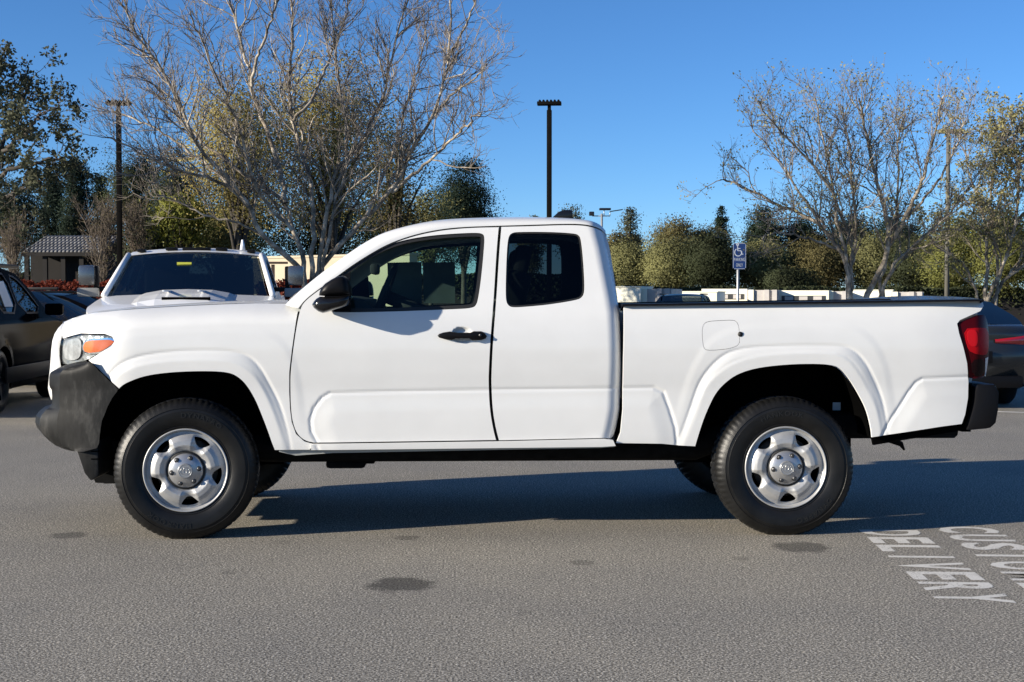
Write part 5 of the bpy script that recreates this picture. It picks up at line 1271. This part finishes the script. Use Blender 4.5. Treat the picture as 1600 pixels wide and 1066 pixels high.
# leafy trees behind
TREES = [('olive_tree', 'olive leaved tree showing through the left half of the big bare tree', 375, 40, 95, 105, 'leaf_olive', 190, 75, None, False, .35, 380), ('olive_tree', 'olive leaved tree showing through the middle of the big bare tree', 520, 42, 62, 110, 'leaf_olive', 220, 75, None, False, .35, 380), ('olive_tree', 'olive brown tree low behind the right limbs of the big bare tree', 620, 46, 165, 60, 'leaf_brown', 80, 60, None, False, .4, 390),
    ('dark_tree', 'dark tree filling the gap under the left limbs of the big bare tree', 370, 52, 285, 90, 'leaf_dark', 90, 90, None, False, .3, 440), ('dark_tree', 'dark tree behind the stems of the big bare tree', 500, 53, 290, 80, 'leaf_dark', 80, 90, None, False, .3, 440), ('dark_tree', 'dark bushy tree just above the truck windscreen', 600, 56, 300, 70, 'leaf_dark', 80, 90, None, False, .3, 440),
    ('conifer', 'dark round topped evergreen right of the big bare tree', 724, 66, 240, 52, 'leaf_conifer', 110, 120, None, False, .3, 430), ('green_tree', 'green tree between the big bare tree and the dark evergreen', 672, 60, 290, 48, 'leaf_scrub', 70, 80, None, False, .4, 430),
    ('conifer', 'tall dark conifer above the tiled roof building', 122, 98, 256, 36, 'leaf_conifer', 120, 90, None, True, .3, 420), ('conifer', 'dark conifer left of the tallest one above the tiled roof', 84, 104, 276, 34, 'leaf_conifer', 110, 90, None, True, .3, 420), ('conifer', 'small dark conifer right of the tallest one above the tiled roof', 158, 108, 280, 30, 'leaf_conifer', 90, 80, None, True, .3, 420),
    ('dark_tree', 'dark evergreen crown behind the left lamp post', 212, 82, 206, 50, 'leaf_dark', 130, 80, None, False, .3, 420), ('dark_tree', 'dark evergreen between the left lamp post and the big bare tree', 276, 78, 225, 52, 'leaf_dark', 130, 80, None, False, .3, 420), ('dark_tree', 'dark tree mass behind the leafy tree at the left edge', 20, 80, 270, 55, 'leaf_dark', 110, 80, None, False, .3, 420),
    ('distant_tree', 'low distant tree top left of the lamp post behind the cab', 830, 150, 331, 24, 'leaf_scrub', 40, 60, None, False, .3, 450), ('eucalyptus', 'round grey green distant tree just behind the roof antenna', 900, 150, 306, 27, 'leaf_euc', 46, 60, None, False, .35, 440), ('eucalyptus', 'slim distant grey green tree right of the cab roof', 984, 130, 327, 24, 'leaf_euc', 60, 60, None, True, .3, 430), ('distant_tree', 'brown green distant tree touching the rear cab pillar', 962, 125, 356, 30, 'leaf_brown', 50, 70, None, False, .3, 440),
    ('distant_tree', 'broad dome shaped distant tree right of the slim one', 1060, 150, 341, 48, 'leaf_brown', 90, 100, None, False, .45, 440), ('distant_tree', 'lower shoulder of trees right of the dome shaped tree', 1100, 152, 349, 38, 'leaf_brown', 60, 90, None, False, .45, 440), ('conifer', 'distant pine between the dome shaped tree and the forked bare tree', 1126, 165, 323, 18, 'leaf_conifer', 50, 60, None, True, .3, 430),
    ('conifer', 'dark distant evergreen right of the lone pine', 1192, 160, 322, 32, 'leaf_conifer', 90, 80, None, False, .35, 430), ('conifer', 'dark distant evergreen behind the left limbs of the forked tree', 1255, 162, 332, 38, 'leaf_conifer', 90, 80, None, False, .35, 430), ('conifer', 'dark distant evergreen behind the middle of the forked tree', 1325, 162, 334, 42, 'leaf_conifer', 90, 80, None, False, .35, 430), ('conifer', 'dark distant evergreen behind the right limbs of the forked tree', 1400, 162, 335, 45, 'leaf_conifer', 90, 80, None, False, .35, 430),
    ('scrub_tree', 'rounded green tree right beside the cab rear corner', 985, 86, 378, 44, 'leaf_scrub', 80, 110, None, False, .45, 462), ('scrub_tree', 'broad olive green tree behind the grey ribbed container', 1048, 84, 372, 50, 'leaf_scrub', 100, 110, None, False, .45, 462), ('scrub_tree', 'dark green rounded tree left of the blue parking sign', 1112, 82, 362, 48, 'leaf_dark', 100, 110, None, False, .45, 462),
    ('scrub_tree', 'grey green scrub tree right of the blue parking sign', 1190, 84, 376, 52, 'leaf_scrub', 100, 110, None, False, .45, 462), ('scrub_tree', 'dark low bush under the scrub right of the blue parking sign', 1232, 76, 424, 42, 'leaf_dark', 60, 110, None, False, .4, 464), ('scrub_tree', 'olive scrub tree behind the fork of the bare tree', 1275, 84, 372, 55, 'leaf_brown', 100, 110, None, False, .45, 462), ('scrub_tree', 'green scrub tree between the forked tree and the light pole', 1365, 84, 366, 55, 'leaf_scrub', 100, 110, None, False, .45, 462), ('scrub_tree', 'dark scrub tree left of the light pole', 1430, 80, 372, 42, 'leaf_dark', 90, 110, None, False, .45, 464),
    ('willow', 'yellow green tree behind the light pole', 1490, 72, 330, 52, 'leaf_willow', 110, 120, None, False, .45, 470), ('willow', 'yellow green tree behind the slender bare tree', 1570, 70, 322, 55, 'leaf_willow', 110, 120, None, False, .45, 470), ('willow', 'yellow green tree cut off by the right picture edge', 1650, 70, 318, 55, 'leaf_willow', 110, 120, None, False, .45, 470),
    ('yellow_shrub', 'bright yellow green shrub left of the big bare tree', 285, 43, 296, 48, 'leaf_yellow', 46, 34, .13, False, .5, 400), ('green_shrub', 'green shrub behind the roof of the heavy pickup', 345, 45, 330, 60, 'leaf_scrub', 60, 50, .11, False, .45, 420), ('green_shrub', 'low green shrub left of the yellow green one', 240, 47, 350, 45, 'leaf_dark', 60, 60, .11, False, .45, 430)]
for i, (nm, lb_, px, d, top, hw, lm, ncl, per, sz, cone, shell, low) in enumerate(TREES): leafy_tree(nm, lb_, px, d, top, hw, lm, 100 + i, ncl, per, sz, cone=cone, shell=shell, low=low, cat='shrub' if 'shrub' in nm else 'tree')
# bare brown shrubs on the left
def twig_shrub(label, px, d, top, hw, seed):
    g = np.random.default_rng(seed); limbs = []
    for k in range(9):
        a = g.uniform(-1, 1); limbs.append(([(px + a * 3, 440), (px + a * hw * .4, 440 - (440 - top) * .5), (px + a * hw * .9, top + abs(a) * 22 + g.uniform(0, 12))], .03))
    bare_tree('twiggy_shrub', label, px, d, limbs, .03, seed, [.75, .42, .25], [5, 5, 5], .8, .4, 'bark_twig', 'bark_twig', 'leaf_brown', 900, .05, rmin=.006)
twig_shrub('bare brown shrub left of the tiled roof building', 22, 44, 345, 34, 61); twig_shrub('bare brown shrub in front of the tiled roof building', 160, 42, 322, 40, 62); twig_shrub('bare brown shrub just right of the left lamp post', 222, 43, 328, 42, 63)
# hedges
def hedge(label, a, b, top, d, leafm, n, seed, size=.10, mid=None):
    g = np.random.default_rng(seed); A = at_depth(a, d); B = at_depth(b, d); h = h_at(top, d); t = np.array(B - A); L_ = np.linalg.norm(t); root = tag(empty('hedge', (A + B) / 2), label, 'hedge'); u = t / L_; w = np.array([-u[1], u[0], 0])
    s = g.uniform(-.5, .5, n); q = g.uniform(-1, 1, n); z = h * (1 - np.abs(g.normal(size=n)) * .22) + .06 * np.sin(s * 40); z = np.clip(z, .05, None); C = s[:, None] * t + q[:, None] * .5 * w + np.stack([0 * z, 0 * z, z], 1)
    V, Q = leaf_quads(C, size, g); fast_mesh('foliage', V, Q, leafm, root, 'stuff'); o = box_obj('woody_core', (0, 0, h * .42), (L_, .5, h * .84), 'wood_dark', root); o.rotation_euler = (0, 0, math.atan2(u[1], u[0]))
hedge('red leaved clipped hedge running in front of the tiled roof building', -30, 268, 441, 38, 'leaf_red', 9000, 71)
hedge('red leaved hedge at the foot of the beige wall', 405, 500, 441, 32.0, 'leaf_red', 2600, 72)
hedge('dark green undergrowth along the back of the lot on the left', -200, 960, 428, 72, 'leaf_dark', 24000, 73, .22)
hedge('dark undergrowth behind the cream sheds on the right', 930, 1800, 449, 70, 'leaf_dark', 16000, 74, .18)
# low rail fence in front of the hedge
A = at_depth(-40, 34); B = at_depth(300, 34); t = B - A; r = tag(empty('rail_fence', (A + B) / 2, math.atan2(t.y, t.x)), 'low dark rail fence in front of the red hedge', 'fence')
for zz in (.55, 1.10): box_obj('rail', (0, 0, h_at(459, 34) - .05 if zz > 1 else .6), (t.length, .05, .06), 'post_brown', r)
for k in range(4): box_obj('post', (-t.length / 2 + t.length * (k + .25) / 3.6, -.06, .75), (.09, .09, 1.5), 'post_brown', r)
